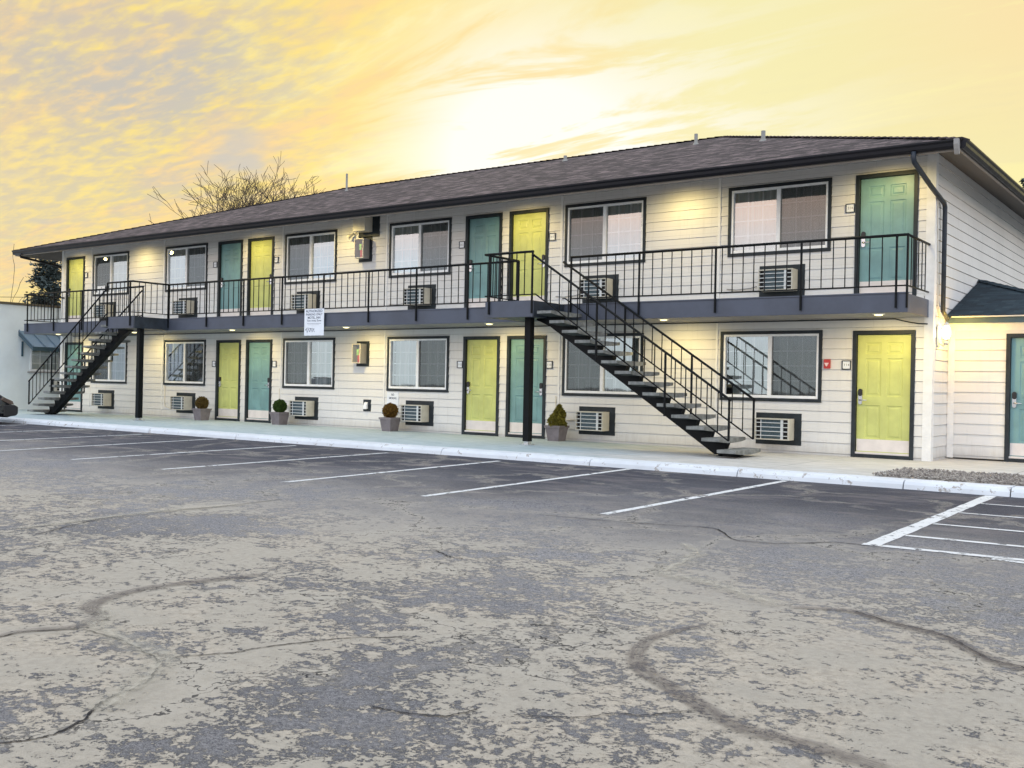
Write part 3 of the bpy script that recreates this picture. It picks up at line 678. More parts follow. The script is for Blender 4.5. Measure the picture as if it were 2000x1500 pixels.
# --- windows
def make_window(k, up, x0, x1, z0, z1):
    screen_right = k in ('E', 'G', 'D', 'B')
    t = .062; w = x1 - x0; xm = (x0 + x1) / 2
    mb = MB()                                        # outer dark surround
    for a, b, c, d in ((x0, x1, z1 - t, z1), (x0, x1, z0, z0 + t), (x0, x0 + t, z0 + t, z1 - t), (x1 - t, x1, z0 + t, z1 - t)): mb.box(a, b, -.034, .0, c, d)
    o = mb.build('window', M['trim'], motel, bevel=.003)
    mb = MB(); v = .042; a0, a1, b0, b1 = x0 + t, x1 - t, z0 + t, z1 - t
    for a, b, c, d in ((a0, a1, b1 - v, b1), (a0, a1, b0, b0 + v + .012), (a0, a0 + v, b0 + v + .012, b1 - v), (a1 - v, a1, b0 + v + .012, b1 - v), (xm - .038, xm + .038, b0 + v + .012, b1 - v)): mb.box(a, b, -.022, .055, c, d)
    mb.build('window_frame', M['vinyl'], o, bevel=.003)
    for s, (p, q) in enumerate(((a0 + v, xm - .038), (xm + .038, a1 - v))):
        zb, zt = b0 + v + .012, b1 - v
        mb = MB(); mb.face([(p, .022, zb), (q, .022, zb), (q, .022, zt), (p, .022, zt)]); mb.build('pane', M['glass'], o)
        mb = MB()
        for i in (1, 2):
            xx = p + (q - p) * i / 3; mb.box(xx - .010, xx + .010, .027, .034, zb, zt)
        for i in (1, 2, 3):
            zq = zb + (zt - zb) * i / 4; mb.box(p, q, .0275, .0335, zq - .010, zq + .010)
        mb.build('glazing_bars', M['vinyl'], o)
        if (s == 1) == screen_right:
            mb = MB(); mb.face([(p, -.004, zb), (q, -.004, zb), (q, -.004, zt), (p, -.004, zt)]); mb.build('insect_screen', M['screen'], o)
    # sheer curtains with folds
    mb = MB(); N = 120; r2 = random.Random(k + str(up)); ph = r2.uniform(0, 6)
    gap = [] if up else [(r2.uniform(.02, .06), r2.uniform(.09, .13)), (.5 + r2.uniform(.0, .03), .5 + r2.uniform(.05, .11))]
    for i in range(N):
        u0, u1 = i / N, (i + 1) / N
        if any(g0 < u0 < g1 for g0, g1 in gap): continue
        f = lambda u: .095 + .024 * math.sin(u * 78 + ph + 2 * math.sin(u * 17)) + .018 * math.sin(u * 31 + ph)
        xa, xb = x0 + w * u0, x0 + w * u1
        mb.face([(xa, f(u0), z0 - .02), (xb, f(u1), z0 - .02), (xb, f(u1), z1), (xa, f(u0), z1)], smooth=True)
    mb.build('curtain', M['curtain'], o)
for q in wins: make_window(*q)

# --- doors
def door_leaf(mb, x0, x1, z0, z1, y):
    """six raised panels"""
    W_, H_ = x1 - x0, z1 - z0
    cx = [x0, x0 + .15 * W_, x0 + .445 * W_, x0 + .555 * W_, x0 + .85 * W_, x1]
    cz = [z0, z0 + .115 * H_, z0 + .40 * H_, z0 + .475 * H_, z0 + .80 * H_, z0 + .835 * H_, z0 + .935 * H_, z1]
    F = lambda a, b, c, d, dy: [(a, y + dy, c), (b, y + dy, c), (b, y + dy, d), (a, y + dy, d)]
    for i in range(5):
        for j in range(7):
            a, b, c, d = cx[i], cx[i + 1], cz[j], cz[j + 1]
            if i in (1, 3) and j in (1, 3, 5):
                loops = []
                for ins, dy in ((0, 0), (.014, .011), (.036, .011), (.060, .002)):
                    loops.append(F(a + ins, b - ins, c + ins, d - ins, dy))
                for L0, L1 in zip(loops[:-1], loops[1:]):
                    for e in range(4): mb.face([L0[e], L0[(e + 1) % 4], L1[(e + 1) % 4], L1[e]])
                mb.face(loops[-1])
            else: mb.face(F(a, b, c, d, 0))
def make_door(root, x0, x1, z0, z1, mat, hside, yo=0.0, label=None):
    t = .07; yl = yo + .030
    mb = MB(); door_leaf(mb, x0 + t + .006, x1 - t - .006, z0 + .10, z1 - t - .006, yl)
    mb.box(x0 + t + .006, x1 - t - .006, yl + .012, yl + .045, z0 + .10, z1 - t - .006)
    o = mb.build('door', mat, root)
    if label: o['label'] = label
    mb = MB()
    for a, b, c, d in ((x0, x1, z1 - t, z1), (x0, x0 + t, z0, z1 - t), (x1 - t, x1, z0, z1 - t), (x0 + t, x1 - t, z0 + .004, z0 + .065)): mb.box(a, b, yo - .038, yl + .05, c, d)
    mb.build('door_frame', M['trim'], o, bevel=.003)
    mb = MB(); mb.box(x0 + t, x1 - t, yo - .015, yl + .03, z0 + .065, z0 + .10); mb.build('threshold', M['kick'], o)
    mb = MB(); mb.box(x0 + t + .012, x1 - t - .012, yl - .0045, yl - .0005, z0 + .115, z0 + .33); mb.build('kick_plate', M['kick'], o)
    hx = x0 + t + .07 if hside < 0 else x1 - t - .07; sg = 1 if hside < 0 else -1; hz = z0 + 1.08
    mb = MB(); mb.mi = 0
    mb.prism([(hx + .034 * math.cos(a) , hz + (.075 if math.sin(a) > 0 else -.095) + .034 * math.sin(a)) for a in [math.pi * 2 * i / 20 for i in range(20)]], 'y', yl - .03, yl - .0005)
    mb.tube([(hx, yl - .03, hz - .05), (hx, yl - .062, hz - .05)], .014, 8)
    mb.tube([(hx - sg * .01, yl - .062, hz - .05), (hx + sg * .125, yl - .066, hz - .052)], [.013, .010], 8)
    mb.mi = 1
    mb.prism([(hx + .036 * math.cos(a), hz + .085 + (.03 if math.sin(a) > 0 else -.03) + .036 * math.sin(a)) for a in [math.pi * 2 * i / 16 for i in range(16)]], 'y', yl - .040, yl - .0005)
    mb.build('handle', [M['chrome'], M['blackplastic']], o)
    return o
dcol = {('A', 1): 'lime', ('A', 0): 'teal', ('B1', 1): 'teal', ('B1', 0): 'lime', ('B2', 1): 'lime', ('B2', 0): 'teal',
        ('C1', 1): 'teal', ('C1', 0): 'lime', ('C2', 1): 'lime', ('C2', 0): 'teal', ('D1', 1): 'teal', ('D1', 0): 'lime'}
for k, up, x0, x1, z0, z1 in doors:
    make_door(motel, x0, x1, z0, z1, M[dcol[(k, up)]], 1 if k in ('C2', 'B2') else -1, label=('lime green' if dcol[(k, up)] == 'lime' else 'teal') + ' panelled door')

# --- roof: hip
RX0, RX1, RY0, ZE, TP, RR = -28.42, 0.58, -1.30, 5.225, 0.34, 7.5
RY1 = RY0 + 2 * RR; ZR = ZE + RR * TP
c00, c10, c11, c01 = (RX0, RY0, ZE), (RX1, RY0, ZE), (RX1, RY1, ZE), (RX0, RY1, ZE)
ra, rb = (RX0 + RR, RY0 + RR, ZR), (RX1 - RR, RY0 + RR, ZR)
mb = MB(); mb.face([c00, c10, rb, ra]); mb.face([c11, c01, ra, rb]); mb.mi = 1; mb.face([c10, c11, rb]); mb.face([c01, c00, ra])
M['roofside'] = shingle_mat('brown_grey_shingles_side', ((0.014, 0.010, 0.014), (0.085, 0.062, 0.068), (0.27, 0.20, 0.195)), axis='x')
mb.mi = 0
dn = lambda p: (p[0], p[1], p[2] - .03)
for a, b in ((c00, c10), (c10, c11), (c11, c01), (c01, c00)): mb.face([dn(a), dn(b), b, a])
mb.build('roof', [M['roof'], M['roofside']], motel)
def ridge_caps(mb, a, b, half=.14):
    a, b = Vector(a), Vector(b); n = int((b - a).length / .22); d = (b - a) / n
    side = Vector((-d.y, d.x, 0)).normalized() * half
    for i in range(n):
        p, q = a + d * i, a + d * (i + 1.15)
        up0, up1 = Vector((0, 0, .012)), Vector((0, 0, .030))
        lo = Vector((0, 0, -.030))
        mb.face([p + up1, q + up0, q + side + up0 + lo, p + side + up1 + lo]); mb.face([p + up1, p - side + up1 + lo, q - side + up0 + lo, q + up0])
        mb.face([p + up1, p + side + up1 + lo, p + side + lo, p + Vector((0, 0, 0))]); mb.face([p + up1, p + Vector((0, 0, 0)), p - side + lo, p - side + up1 + lo])
mb = MB(); ridge_caps(mb, c00, ra); ridge_caps(mb, c10, rb); ridge_caps(mb, ra, rb); ridge_caps(mb, c11, rb); ridge_caps(mb, c01, ra)
mb.build('ridge_caps', M['roof'], motel)
# fascia behind gutters, and soffits sloping up to the wall
mb = MB()
mb.box(RX0 + .03, RX1 - .03, RY0 + .02, RY0 + .05, 5.045, ZE - .032); mb.box(RX1 - .06, RX1 - .03, RY0 + .05, RY1 - .03, 5.045, ZE - .032)
mb.box(RX0 + .03, RX0 + .06, RY0 + .05, RY1 - .03, 5.045, ZE - .032); mb.box(RX0 + .06, RX1 - .06, RY1 - .06, RY1 - .03, 5.045, ZE - .032)
mb.build('fascia', M['soffit'], motel)
mb = MB(); ys, zs, zi = RY0 + .05, 5.052, 5.355
i00, i10, i11, i01 = (XL, .0, zi), (XR, .0, zi), (XR, DEPTH, zi), (XL, DEPTH, zi)
o00, o10, o11, o01 = (RX0 + .06, ys, zs), (RX1 - .06, ys, zs), (RX1 - .06, RY1 - .06, zs), (RX0 + .06, RY1 - .06, zs)
zs2 = 5.16; 
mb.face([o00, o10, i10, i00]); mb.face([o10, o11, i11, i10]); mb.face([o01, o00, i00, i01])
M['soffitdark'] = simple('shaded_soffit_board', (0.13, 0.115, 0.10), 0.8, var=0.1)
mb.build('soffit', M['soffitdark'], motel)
# gutters (ogee profile)
gp = [(0.0, 0.0), (0.0, -.140), (-.05, -.143), (-.085, -.105), (-.09, -.055), (-.115, -.026), (-.115, 0.0), (-.105, 0.0), (-.10, -.006), (-.012, -.006)]
mb = MB(); gz = ZE - .008
mb.prism([(RY0 + .018 + y, gz + z) for y, z in gp], 'x', RX0 + .02, RX1 - .10)
mb.build('gutter', M['gutter'], motel)
mb = MB()
mb.prism([(RX1 - .028 - y, gz + z) for y, z in gp][::-1], 'y', RY0 + .02, RY1)
mb.build('gutter', M['gutter'], motel)
mb = MB(); mb.prism([(RY0 - .11, 5.13), (RY0 - .105, 5.215), (RY0 + .0, 5.22), (RY0 + .02, 4.98), (RY0 - .04, 4.985), (RY0 - .08, 5.05)], 'x', RX1 - .099, RX1 - .03)
mb.build('gutter_end', M['ceiling'], motel)
# downspouts
mb = MB(); mb.tube([(-.14, RY0 - .045, 5.09), (-.14, RY0 - .045, 4.98), (-.13, RY0 - .03, 4.92), (-.08, -.40, 4.66), (-.045, .30, 4.50), (-.045, .36, 4.44), (-.045, .36, 4.34), (-.045, .36, 2.62), (-.03, .62, 2.50)], .042, 8)
mb.build('downspout', M['darkside'], motel)
mb = MB(); mb.tube([(-27.95, RY0 - .045, 5.06), (-27.95, RY0 - .03, 4.99), (-27.83, -.15, 4.82), (-27.83, .02, 4.78), (-27.83, .05, 4.7), (-27.83, .05, .2)], .038, 8)
mb.build('downspout', M['gutter'], motel)
# roof vents
for (x, s, h, r) in ((-19.7, 6.4, .62, .035), (-11.3, 6.6, .20, .05), (-7.1, 6.2, .32, .045), (-4.65, 4.6, .28, .05)):
    y = RY0 + s; z = ZE + s * TP
    mb = MB(); mb.lathe((x, y, z - .06), [(r * 2.2, 0.02), (r * 1.3, .09), (r, .10), (r, h), (r * .8, h), (r * .8, h - .05)], 10)
    mb.build('roof_vent', M['pipe'], motel)
# balcony: deck slab, fascia, ceiling
DX0, DX1 = -27.64, -0.19
mb = MB(); mb.box(DX0 + .03, DX1 - .03, -1.29, -.002, 2.51, 2.80); mb.build('balcony_deck', M['deck'], motel)
mb = MB(); mb.box(DX0 + .03, DX1 - .03, -1.285, -.02, 2.496, 2.508); mb.build('balcony_ceiling', M['ceiling'], motel)
mb = MB(); mb.box(DX0, DX1, -1.335, -1.292, 2.49, 2.795); mb.box(DX0 - .01, DX1 + .01, -1.345, -1.28, 2.796, 2.822)
mb.box(DX1 - .029, DX1, -1.291, -.024, 2.49, 2.795); mb.box(DX0, DX0 + .029, -1.291, -.024, 2.49, 2.795)
mb.build('balcony_fascia', M['fascia'], motel, bevel=.004)
mb = MB(); mb.box(XL + .1, XR - .14, -.03, -.014, 2.80, 2.885); mb.build('base_board', M['trimboard'], motel)
# thin conduit along the ceiling and its loop at the right end
mb = MB(); mb.tube([(-27, -.035, 2.475), (-6, -.035, 2.478), (-.75, -.035, 2.475)] + [(-.75 + .55 * t, -.035, 2.475 - .10 * math.sin(t * math.pi / 2) + .0 * t) for t in (.25, .5, .75, 1.0)], .011, 6)
mb.build('conduit', M['trim'], motel)
mb = MB(); mb.tube([(-.10, .03, 4.62), (-.095, .06, 4.5), (-.095, .16, 3.2), (-.095, .20, 2.75), (-.08, .42, 2.42)], .012, 6)
mb.build('cable', M['whitemetal'], motel)

# ------------------------------------------------------------------ railings
def bar(mb, p, q, s): mb.tube([p, q], s * 0.7071, 4, smooth=False)
def sq(mb, x, y, z0, z1, s): mb.box(x - s / 2, x + s / 2, y - s / 2, y + s / 2, z0, z1)
def add_baluster(root, p, q, s):
    mb = MB(); bar(mb, p, q, s) if abs(p[0] - q[0]) + abs(p[1] - q[1]) > 1e-6 else sq(mb, p[0], p[1], p[2], q[2], s)
    mb.build('baluster', M['black'], root)
ZT, ZB = 3.752, 2.925
def rail_run(root, x0, y0, x1, y1, zt=ZT, zb=ZB, spacing=0.2, skip=()):
    mb = MB(); d = Vector((x1 - x0, y1 - y0, 0)).normalized() * .015
    mb.tube([(x0 - d.x, y0 - d.y, zt), (x1 + d.x, y1 + d.y, zt)], .024, 6); mb.build('top_rail', M['black'], root)
    mb = MB(); bar(mb, (x0, y0, zb), (x1, y1, zb), .022); mb.build('bottom_rail', M['black'], root)
    L = math.hypot(x1 - x0, y1 - y0); n = max(1, round(L / spacing))
    for i in range(1, n):
        t = i / n; x, y = x0 + (x1 - x0) * t, y0 + (y1 - y0) * t
        if any(abs(x - s) < .06 and abs(y1 - y0) < .01 for s in skip): continue
        add_baluster(root, (x, y, zb), (x, y, zt), .015)
def rail_post(root, x, y, z0, z1=ZT, s=.031):
    mb = MB(); sq(mb, x, y, z0, z1, s); mb.build('post', M['black'], root)
YR = -1.352
posts = [-6.70, -5.15, -3.57, -1.97, -.37]
r = thing('balcony_railing', (-3.4, YR, 2.8), 'black steel balcony railing right of the near staircase, ending below the teal corner door', 'railing', 'balcony railings')
rail_run(r, -6.70, YR, -.20, YR, skip=posts); rail_run(r, -.20, YR, -.20, -.03, spacing=.22)
for x in posts: rail_post(r, x, YR - .012, 2.56)
rail_post(r, -.20, YR, 2.56)
posts = [-9.34, -10.82, -12.30, -13.80, -15.29, -16.77, -18.29]
r = thing('balcony_railing', (-14, YR, 2.8), 'long black steel balcony railing between the two staircases', 'railing', 'balcony railings')
rail_run(r, -19.98, YR, -8.02, YR, skip=posts)
for x in posts + [-19.98, -8.02]: rail_post(r, x, YR - .012, 2.56)
posts = [-27.40, -25.85, -24.28, -22.72]
r = thing('balcony_railing', (-24, YR, 2.8), 'black steel balcony railing at the far left end, beyond the far staircase', 'railing', 'balcony railings')
rail_run(r, -27.60, YR, -21.17, YR, skip=posts); rail_run(r, -27.60, YR, -27.60, -.03, spacing=.22)
for x in posts + [-21.17]: rail_post(r, x, YR - .012, 2.56)

# ------------------------------------------------------------------ staircases
def staircase(x_first, sgn, land, label, post_x):
    """treads climb towards sgn*x ... x_first = outer edge of the lowest tread; land = (xa, xb) landing"""
    t = thing('staircase', (x_first, -1.87, 0), label, 'staircase', 'open steel and concrete staircases')
    yn, yf = -2.42, -1.32; run, rise = .2915, .190
    N = 14
    for k in range(N):
        xa = x_first + sgn * (run * k); xb = xa - sgn * .335          # xa: outer(leading lower) edge nearest stair top
        z = .14 + rise * k
        x0, x1 = min(xa, xb), max(xa, xb)
        mb = MB(); n = 12
        for i in range(n):
            ya, yb = yn + (yf - yn) * i / n, yn + (yf - yn) * (i + 1) / n
            th = lambda y: .055 + .034 * (1 - ((y - (yn + yf) / 2) / .55) ** 2)
            rj = lambda: 0
            a = [(x0, ya, z), (x1, ya, z), (x1, yb, z), (x0, yb, z)]
            b = [(x0, ya, z - th(ya)), (x1, ya, z - th(ya)), (x1, yb, z - th(yb)), (x0, yb, z - th(yb))]
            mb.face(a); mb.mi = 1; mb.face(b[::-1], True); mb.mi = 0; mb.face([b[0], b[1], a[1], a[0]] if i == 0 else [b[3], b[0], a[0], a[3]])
            mb.face([b[1], b[2], a[2], a[1]]); mb.face([b[3], b[0], a[0], a[3]]) if i == 0 else None
            if i == n - 1: mb.face([b[2], b[3], a[3], a[2]])
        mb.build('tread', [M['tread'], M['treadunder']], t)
    # saw-tooth centre stringer
    low = []
    pts = []
    for k in range(N):
        xa = x_first + sgn * run * k; z = .14 + rise * k - .075
        pts.append((xa - sgn * .26, z)); pts.append((xa - sgn * .0, z))
        if k < N - 1: pts.append((xa + sgn * (run - .26) * .7, z + .02))
    topx = land[0] if sgn > 0 else land[1]
    pts.append((topx + sgn * .02, 2.50))
    # lower edge
    le = lambda x: .0 + (sgn * (x - (x_first + sgn * .22))) * (rise / run)
    pts.append((topx + sgn * .12, 2.50)); pts.append((topx + sgn * .12, le(topx + sgn * .12) if le(topx + sgn * .12) < 2.45 else 2.45))
    pts.append((x_first + sgn * .22, .0)); pts.append((x_first - sgn * .14, .0))
    for yo, wd in ((-1.87, .075),):
        mb = MB(); 
        # split the concave outline into convex slabs: one quad per step
        for k in range(N):
            xa = x_first + sgn * run * k; z = .14 + rise * k - .070
            x_l, x_r = xa - sgn * .27, xa + sgn * .045
            zl0, zl1 = max(0, le(x_l)), max(0, le(x_r))
            mb.prism([(x_l + sgn * .10, max(0, le(x_l + sgn * .10))), (x_r, zl1), (x_r, z), (x_l, z)] if k else [(x_l + sgn * .10, 0), (x_r + sgn*.2, 0), (x_r, z), (x_l, z)], 'y', yo - wd, yo + wd)
            mb.prism([(xa - sgn * .03, max(0, le(xa - sgn * .03))), (xa + sgn * .16, max(0, le(xa + sgn * .16))), (xa + sgn * .16, z + .06), (xa - sgn * .03, z)], 'y', yo - wd + .003, yo + wd - .003)
        xe = x_first + sgn * run * (N - 1)
        mb.prism([(xe, le(xe)), (topx + sgn * .25, min(2.47, le(topx + sgn * .25))), (topx + sgn * .25, 2.495), (xe, 2.495)], 'y', yo - wd + .006, yo + wd - .006)
        mb.build('stringer', M['black'], t)
    # landing
    xa, xb = land
    mb = MB(); mb.box(xa + .02, xb - .02, -2.40, -1.347, 2.56, 2.80); mb.build('landing_deck', M['deck'], t)
    mb = MB(); mb.box(xa, xb, -2.445, -2.402, 2.50, 2.815); mb.build('landing_fascia', M['fascia'], t)
    mb = MB(); mb.box(xa, xa + .019, -2.401, -1.347, 2.50, 2.812); mb.box(xb - .019, xb, -2.401, -1.347, 2.50, 2.812)
    mb.box(xa + .02, xb - .02, -2.40, -1.347, 2.50, 2.558); mb.build('landing_side', M['darkside'], t)
    mb = MB(); sq(mb, post_x, -2.12, 0.07, 2.50, .135); mb.build('support_post', M['black'], t)
    mb = MB(); sq(mb, post_x, -2.12, 0.0, .075, .10); mb.box(post_x - .11, post_x + .11, -2.23, -2.01, 0.0, .018); mb.build('post_base', M['chrome'], t)
    # landing rails: front and outer side
    yfr = -2.46
    rail_run(t, xa, yfr, xb, yfr, spacing=.19)
    xo = xa if sgn < 0 else xb                       # side away from the flight
    rail_run(t, xo, yfr, xo, YR, spacing=.18)
    xi = xb if sgn < 0 else xa
    rail_post(t, xi, yfr - .01, 2.56); rail_post(t, xo + (.11 if sgn < 0 else -.11), yfr - .012, 2.56); rail_post(t, xo, YR + .02, 2.80)
    # sloping rails
    for yy in (-2.44, -1.40):
        bx = x_first - sgn * .22
        slope = .655
        ztop = lambda x: 1.00 + slope * abs(x - bx)
        zlow = lambda x: .30 + slope * abs(x - bx)
        ex = xi; ztp = min(ZT, ztop(ex))
        mb = MB(); mb.tube([(bx - sgn * .03, yy, ztop(bx) - .015), (bx + sgn * .04, yy, ztop(bx) + .03), (ex, yy, ztop(ex) if yy < -2 else ztop(ex) - .02)], .022, 6); mb.build('handrail', M['black'], t)
        mb = MB(); bar(mb, (bx, yy, zlow(bx)), (ex - sgn * .06, yy, min(2.93, zlow(ex - sgn * .06))), .022); bar(mb, (ex - sgn * .06, yy, min(2.93, zlow(ex - sgn * .06))), (ex, yy, 2.93), .020); mb.build('lower_rail', M['black'], t)
        pk = []
        for px_ in (bx, x_first + sgn * 1.0, x_first + sgn * 2.43):
            k = max(0, min(N - 1, round(abs(px_ - x_first) / run)))
            mb = MB(); sq(mb, px_, yy, .14 + rise * k - .03, ztop(px_), .031); mb.build('post', M['black'], t); pk.append(px_)
        n = round(abs(ex - bx) / .2)
        for i in range(1, n):
            x = bx + (ex - bx) * i / n
            if any(abs(x - p) < .07 for p in pk): continue
            add_baluster(t, (x, yy, zlow(x)), (x, yy, ztop(x)), .015)
    return t
# near staircase climbs towards -x ; x_first is the upper-side (left) edge of lowest tread
staircase(-2.99, -1, (-8.02, -6.87), 'near staircase of grey concrete treads, rising from right to left past a lower window', -7.16)
staircase(-25.00, 1, (-21.17, -19.98), 'far staircase at the left end of the motel, rising from left to right', -20.12)

# ------------------------------------------------------------------ air conditioners
def ac_unit(xl, zb, label, w_=.89):
    t = thing('air_conditioner', (xl, 0, zb), label, 'air conditioner', 'wall air conditioners under the windows')
    mb = MB(); mb.box(xl, xl + w_, -.020, -.001, zb, zb + .595); mb.build('backing_plate', M['trim'], t, bevel=.003)
    a, b, c, d = xl + .09, xl + .09 + .665, zb + .095, zb + .095 + .40
    y0 = -.30
    mb = MB()
    mb.box(a, a + .022, y0, -.021, c, d); mb.box(b - .022, b, y0, -.021, c, d); mb.box(a + .022, b - .022, y0, -.021, d - .022, d); mb.box(a + .022, b - .022, y0, -.021, c, c + .022)
    mb.build('casing', M['beigemetal'], t, bevel=.004)
    mb = MB(); mb.box(a + .022, b - .022, y0 + .045, y0 + .05, c + .022, d - .022); mb.build('vent_recess', M['acdark'], t)
    mb = MB(); mb.box(a + .125, b - .165, y0 + .030, y0 + .044, c + .03, d - .03); mb.build('coil', M['accoil'], t)
    mb = MB()
    for i in range(1, 5): zq = c + (d - c) * i / 5; mb.box(a + .022, b - .022, y0 + .002, y0 + .014, zq - .0065, zq + .0065)
    mb.box(b - .165, b - .115, y0 + .015, y0 + .028, c + .022, d - .022); mb.box(a + .110, a + .124, y0 + .0145, y0 + .027, c + .022, d - .022)
    mb.build('grille', M['acbar'], t)
    return t
acl = {'A': (-25.50, 'left of the far stair post'), 'B': (-21.40, 'beside the planter with an olive-brown ball shrub'), 'C': (-16.25, 'right of the planter with a dark green ball shrub'),
       'D': (-12.29, 'beside the planter with a rusty ball shrub, below the no-smoking notice'), 'F': (-7.30, 'between the pointed shrub and the near stairs'), 'G': (-3.30, 'behind the foot of the near staircase')}
for k, (x, s) in acl.items(): ac_unit(x, .15, 'ground floor air conditioner ' + s)
acu = {'A': (-25.50, 'behind the far stair rails'), 'B': (-21.39, 'just right of the far stair landing'), 'C': (-16.26, 'above the hanging white parking notice'),
       'D': (-12.29, 'between extinguisher box and near stair landing'), 'F': (-7.28, 'behind the top of the near stair rails'), 'E': (-3.29, 'nearest the teal corner door')}
for k, (x, s) in acu.items(): ac_unit(x, 2.94, 'balcony wall air conditioner ' + s)

# ------------------------------------------------------------------ small wall things
def plaque(x, z, num, label):
    t = thing('room_number_sign', (x, -.02, z), label, 'room sign', 'framed room number signs')
    mb = MB(); s = .082; f = .014
    for a, b, c, d in ((-s, s, s - f, s), (-s, s, -s, -s + f), (-s, -s + f, -s + f, s - f), (s - f, s, -s + f, s - f)): mb.box(x + a, x + b, -.036, -.013, z + c, z + d)
    mb.build('frame', M['trim'], t)
    mb = MB(); mb.box(x - s + f, x + s - f, -.026, -.013, z - s + f, z + s - f); mb.build('plate', M['sign'], t)
    mb = MB(); text_mb(mb, num, x, -.0268, z, .06, .095); mb.build('lettering', M['greyink'], t)
plaque(-1.593, 1.657, '114', 'white room number sign left of the nearest lime green ground floor door')
plaque(-1.579, 4.499, '214', 'white room number sign left of the teal balcony door at the right corner')
plaque(-8.093, 1.63, '113', 'white room number sign right of the teal door behind the near stair post')
plaque(-8.079, 4.43, '213', 'white room number sign right of the lime balcony door at the near stair landing')
plaque(-10.612, 1.624, '112', 'white room number sign left of the lime ground floor door beside the near stair post')
plaque(-10.623, 4.42, '212', 'white room number sign left of the teal balcony door by the near landing')
plaque(-17.094, 1.607, '111', 'white number sign right of the teal ground floor door by the green ball shrub')
plaque(-17.096, 4.43, '211', 'white room number sign right of the middle lime balcony door')
plaque(-19.667, 1.60, '110', 'white number sign left of the lime ground floor door by the olive-brown shrub')
plaque(-19.70, 4.44, '210', 'white room number sign left of the teal balcony door in the left half')
plaque(-26.297, 4.45, '209', 'white room number sign right of the leftmost lime balcony door')

def extinguisher(x0, z0, h, wd, label, green=True):
    t = thing('fire_extinguisher_cabinet', (x0, 0, z0), label, 'extinguisher cabinet', 'fire extinguisher cabinets')
    mb = MB(); mb.box(x0, x0 + wd, -.022, -.001, z0, z0 + h); mb.build('backing_plate', M['trim'], t, bevel=.003)
    a, b, c, d, y0 = x0 + .06, x0 + wd - .09, z0 + .075, z0 + h - .07, -.24
    mb = MB(); mb.box(a, a + .012, y0, -.023, c, d); mb.box(b - .012, b, y0, -.023, c, d); mb.box(a + .012, b - .012, y0, -.023, d - .012, d); mb.box(a + .012, b - .012, y0, -.023, c, c + .012); mb.box(a + .012, b - .012, -.034, -.0232, c + .012, d - .012)
    mb.build('box', M['ceiling'], t)
    mb = MB(); f = .020
    for p, q, u, v in ((a, b, d - f, d), (a, b, c, c + f), (a, a + f, c + f, d - f), (b - f, b, c + f, d - f)): mb.box(p, q, y0 - .008, y0 - .0005, u, v)
    mb.build('door_rim', M['whitemetal'], t)
    xm = (a + b) / 2 + .03
    mb = MB(); mb.lathe((xm, y0 + .09, c + .015), [(0.0, 0), (.05, 0), (.052, .02), (.052, (d - c) * .52), (.03, (d - c) * .60), (.016, (d - c) * .63), (.016, (d - c) * .68), (0, (d - c) * .68)], 14)
    mb.build('extinguisher', M['redbottle'], t)
    mb = MB(); mb.box(xm - .045, xm + .03, y0 + .028, y0 + .032, c + (d - c) * .42, c + (d - c) * .72); mb.build('label_card', M['greenlabel'], t)
    mb = MB(); mb.tube([(xm, y0 + .09, c + (d - c) * .66), (xm - .05, y0 + .07, c + (d - c) * .76), (xm - .07, y0 + .06, c + (d - c) * .6)], .010, 6); mb.build('hose', M['blackplastic'], t)
    mb = MB(); mb.face([(a + f, y0 - .002, c + f), (b - f, y0 - .002, c + f), (b - f, y0 - .002, d - f), (a + f, y0 - .002, d - f)]); mb.build('glass', M['clear'], t)
extinguisher(-13.99, 1.56, .635, .44, 'fire extinguisher cabinet on the ground floor wall, on a tall charcoal plate')
extinguisher(-13.98, 4.19, .64, .46, 'fire extinguisher cabinet on the balcony wall below the cream box')
t = thing('utility_box', (-13.8, 0, 4.8), 'large cream metal box on a charcoal plate right under the eave', 'utility box')
mb = MB(); mb.box(-14.0, -13.28, -.022, -.001, 4.80, 5.31); mb.build('backing_plate', M['trim'], t)
mb = MB(); mb.box(-13.93, -13.52, -.30, -.023, 4.93, 5.30); mb.build('box', M['whitemetal'], t, bevel=.006)
t = thing('floodlight', (-14.16, 0, 4.87), 'small unlit bell-shaped spotlight on the balcony wall left of the cream box', 'spotlight')
mb = MB(); mb.lathe((-14.10, -.002, 4.92), [(.045, -.0), (.045, -.02), (.015, -.03)], 12, 'y'); mb.tube([(-14.10, -.03, 4.92), (-14.13, -.08, 4.90)], .012, 6); mb.build('mount', M['whitemetal'], t)
mb = MB(); mb.tube([(-14.12, -.07, 4.92), (-14.15, -.11, 4.89), (-14.19, -.16, 4.84), (-14.21, -.19, 4.815)], [.02, .035, .052, .058], 12); mb.build('lamp_head', M['beigemetal'], t)
t = thing('outlet_box', (-13.58, 0, .58), 'small weatherproof outlet cover low on the wall below the extinguisher cabinet', 'outlet')
mb = MB(); mb.box(-13.72, -13.46, -.02, -.001, .435, .73); mb.build('backing_plate', M['trim'], t)
mb = MB(); mb.prism([(-.021, .50), (-.085, .49), (-.085, .58), (-.05, .66), (-.021, .67)], 'x', -13.66, -13.55); mb.build('cover', M['vinyl'], t, bevel=.006)
t = thing('fire_alarm', (-1.944, 0, 1.674), 'red fire alarm strobe beside the ground floor window nearest the lime corner door', 'fire alarm')
x, z = -1.944, 1.674
mb = MB(); mb.box(x - .062, x + .062, -.055, -.012, z - .085, z + .085); mb.build('housing', M['red'], t, bevel=.012)
mb = MB(); mb.prism([(x - .04, z + .02), (x + .04, z + .02), (x + .008, z - .045), (x - .008, z - .045)], 'y', -.075, -.0555); mb.build('strobe_lens', M['lens'], t)
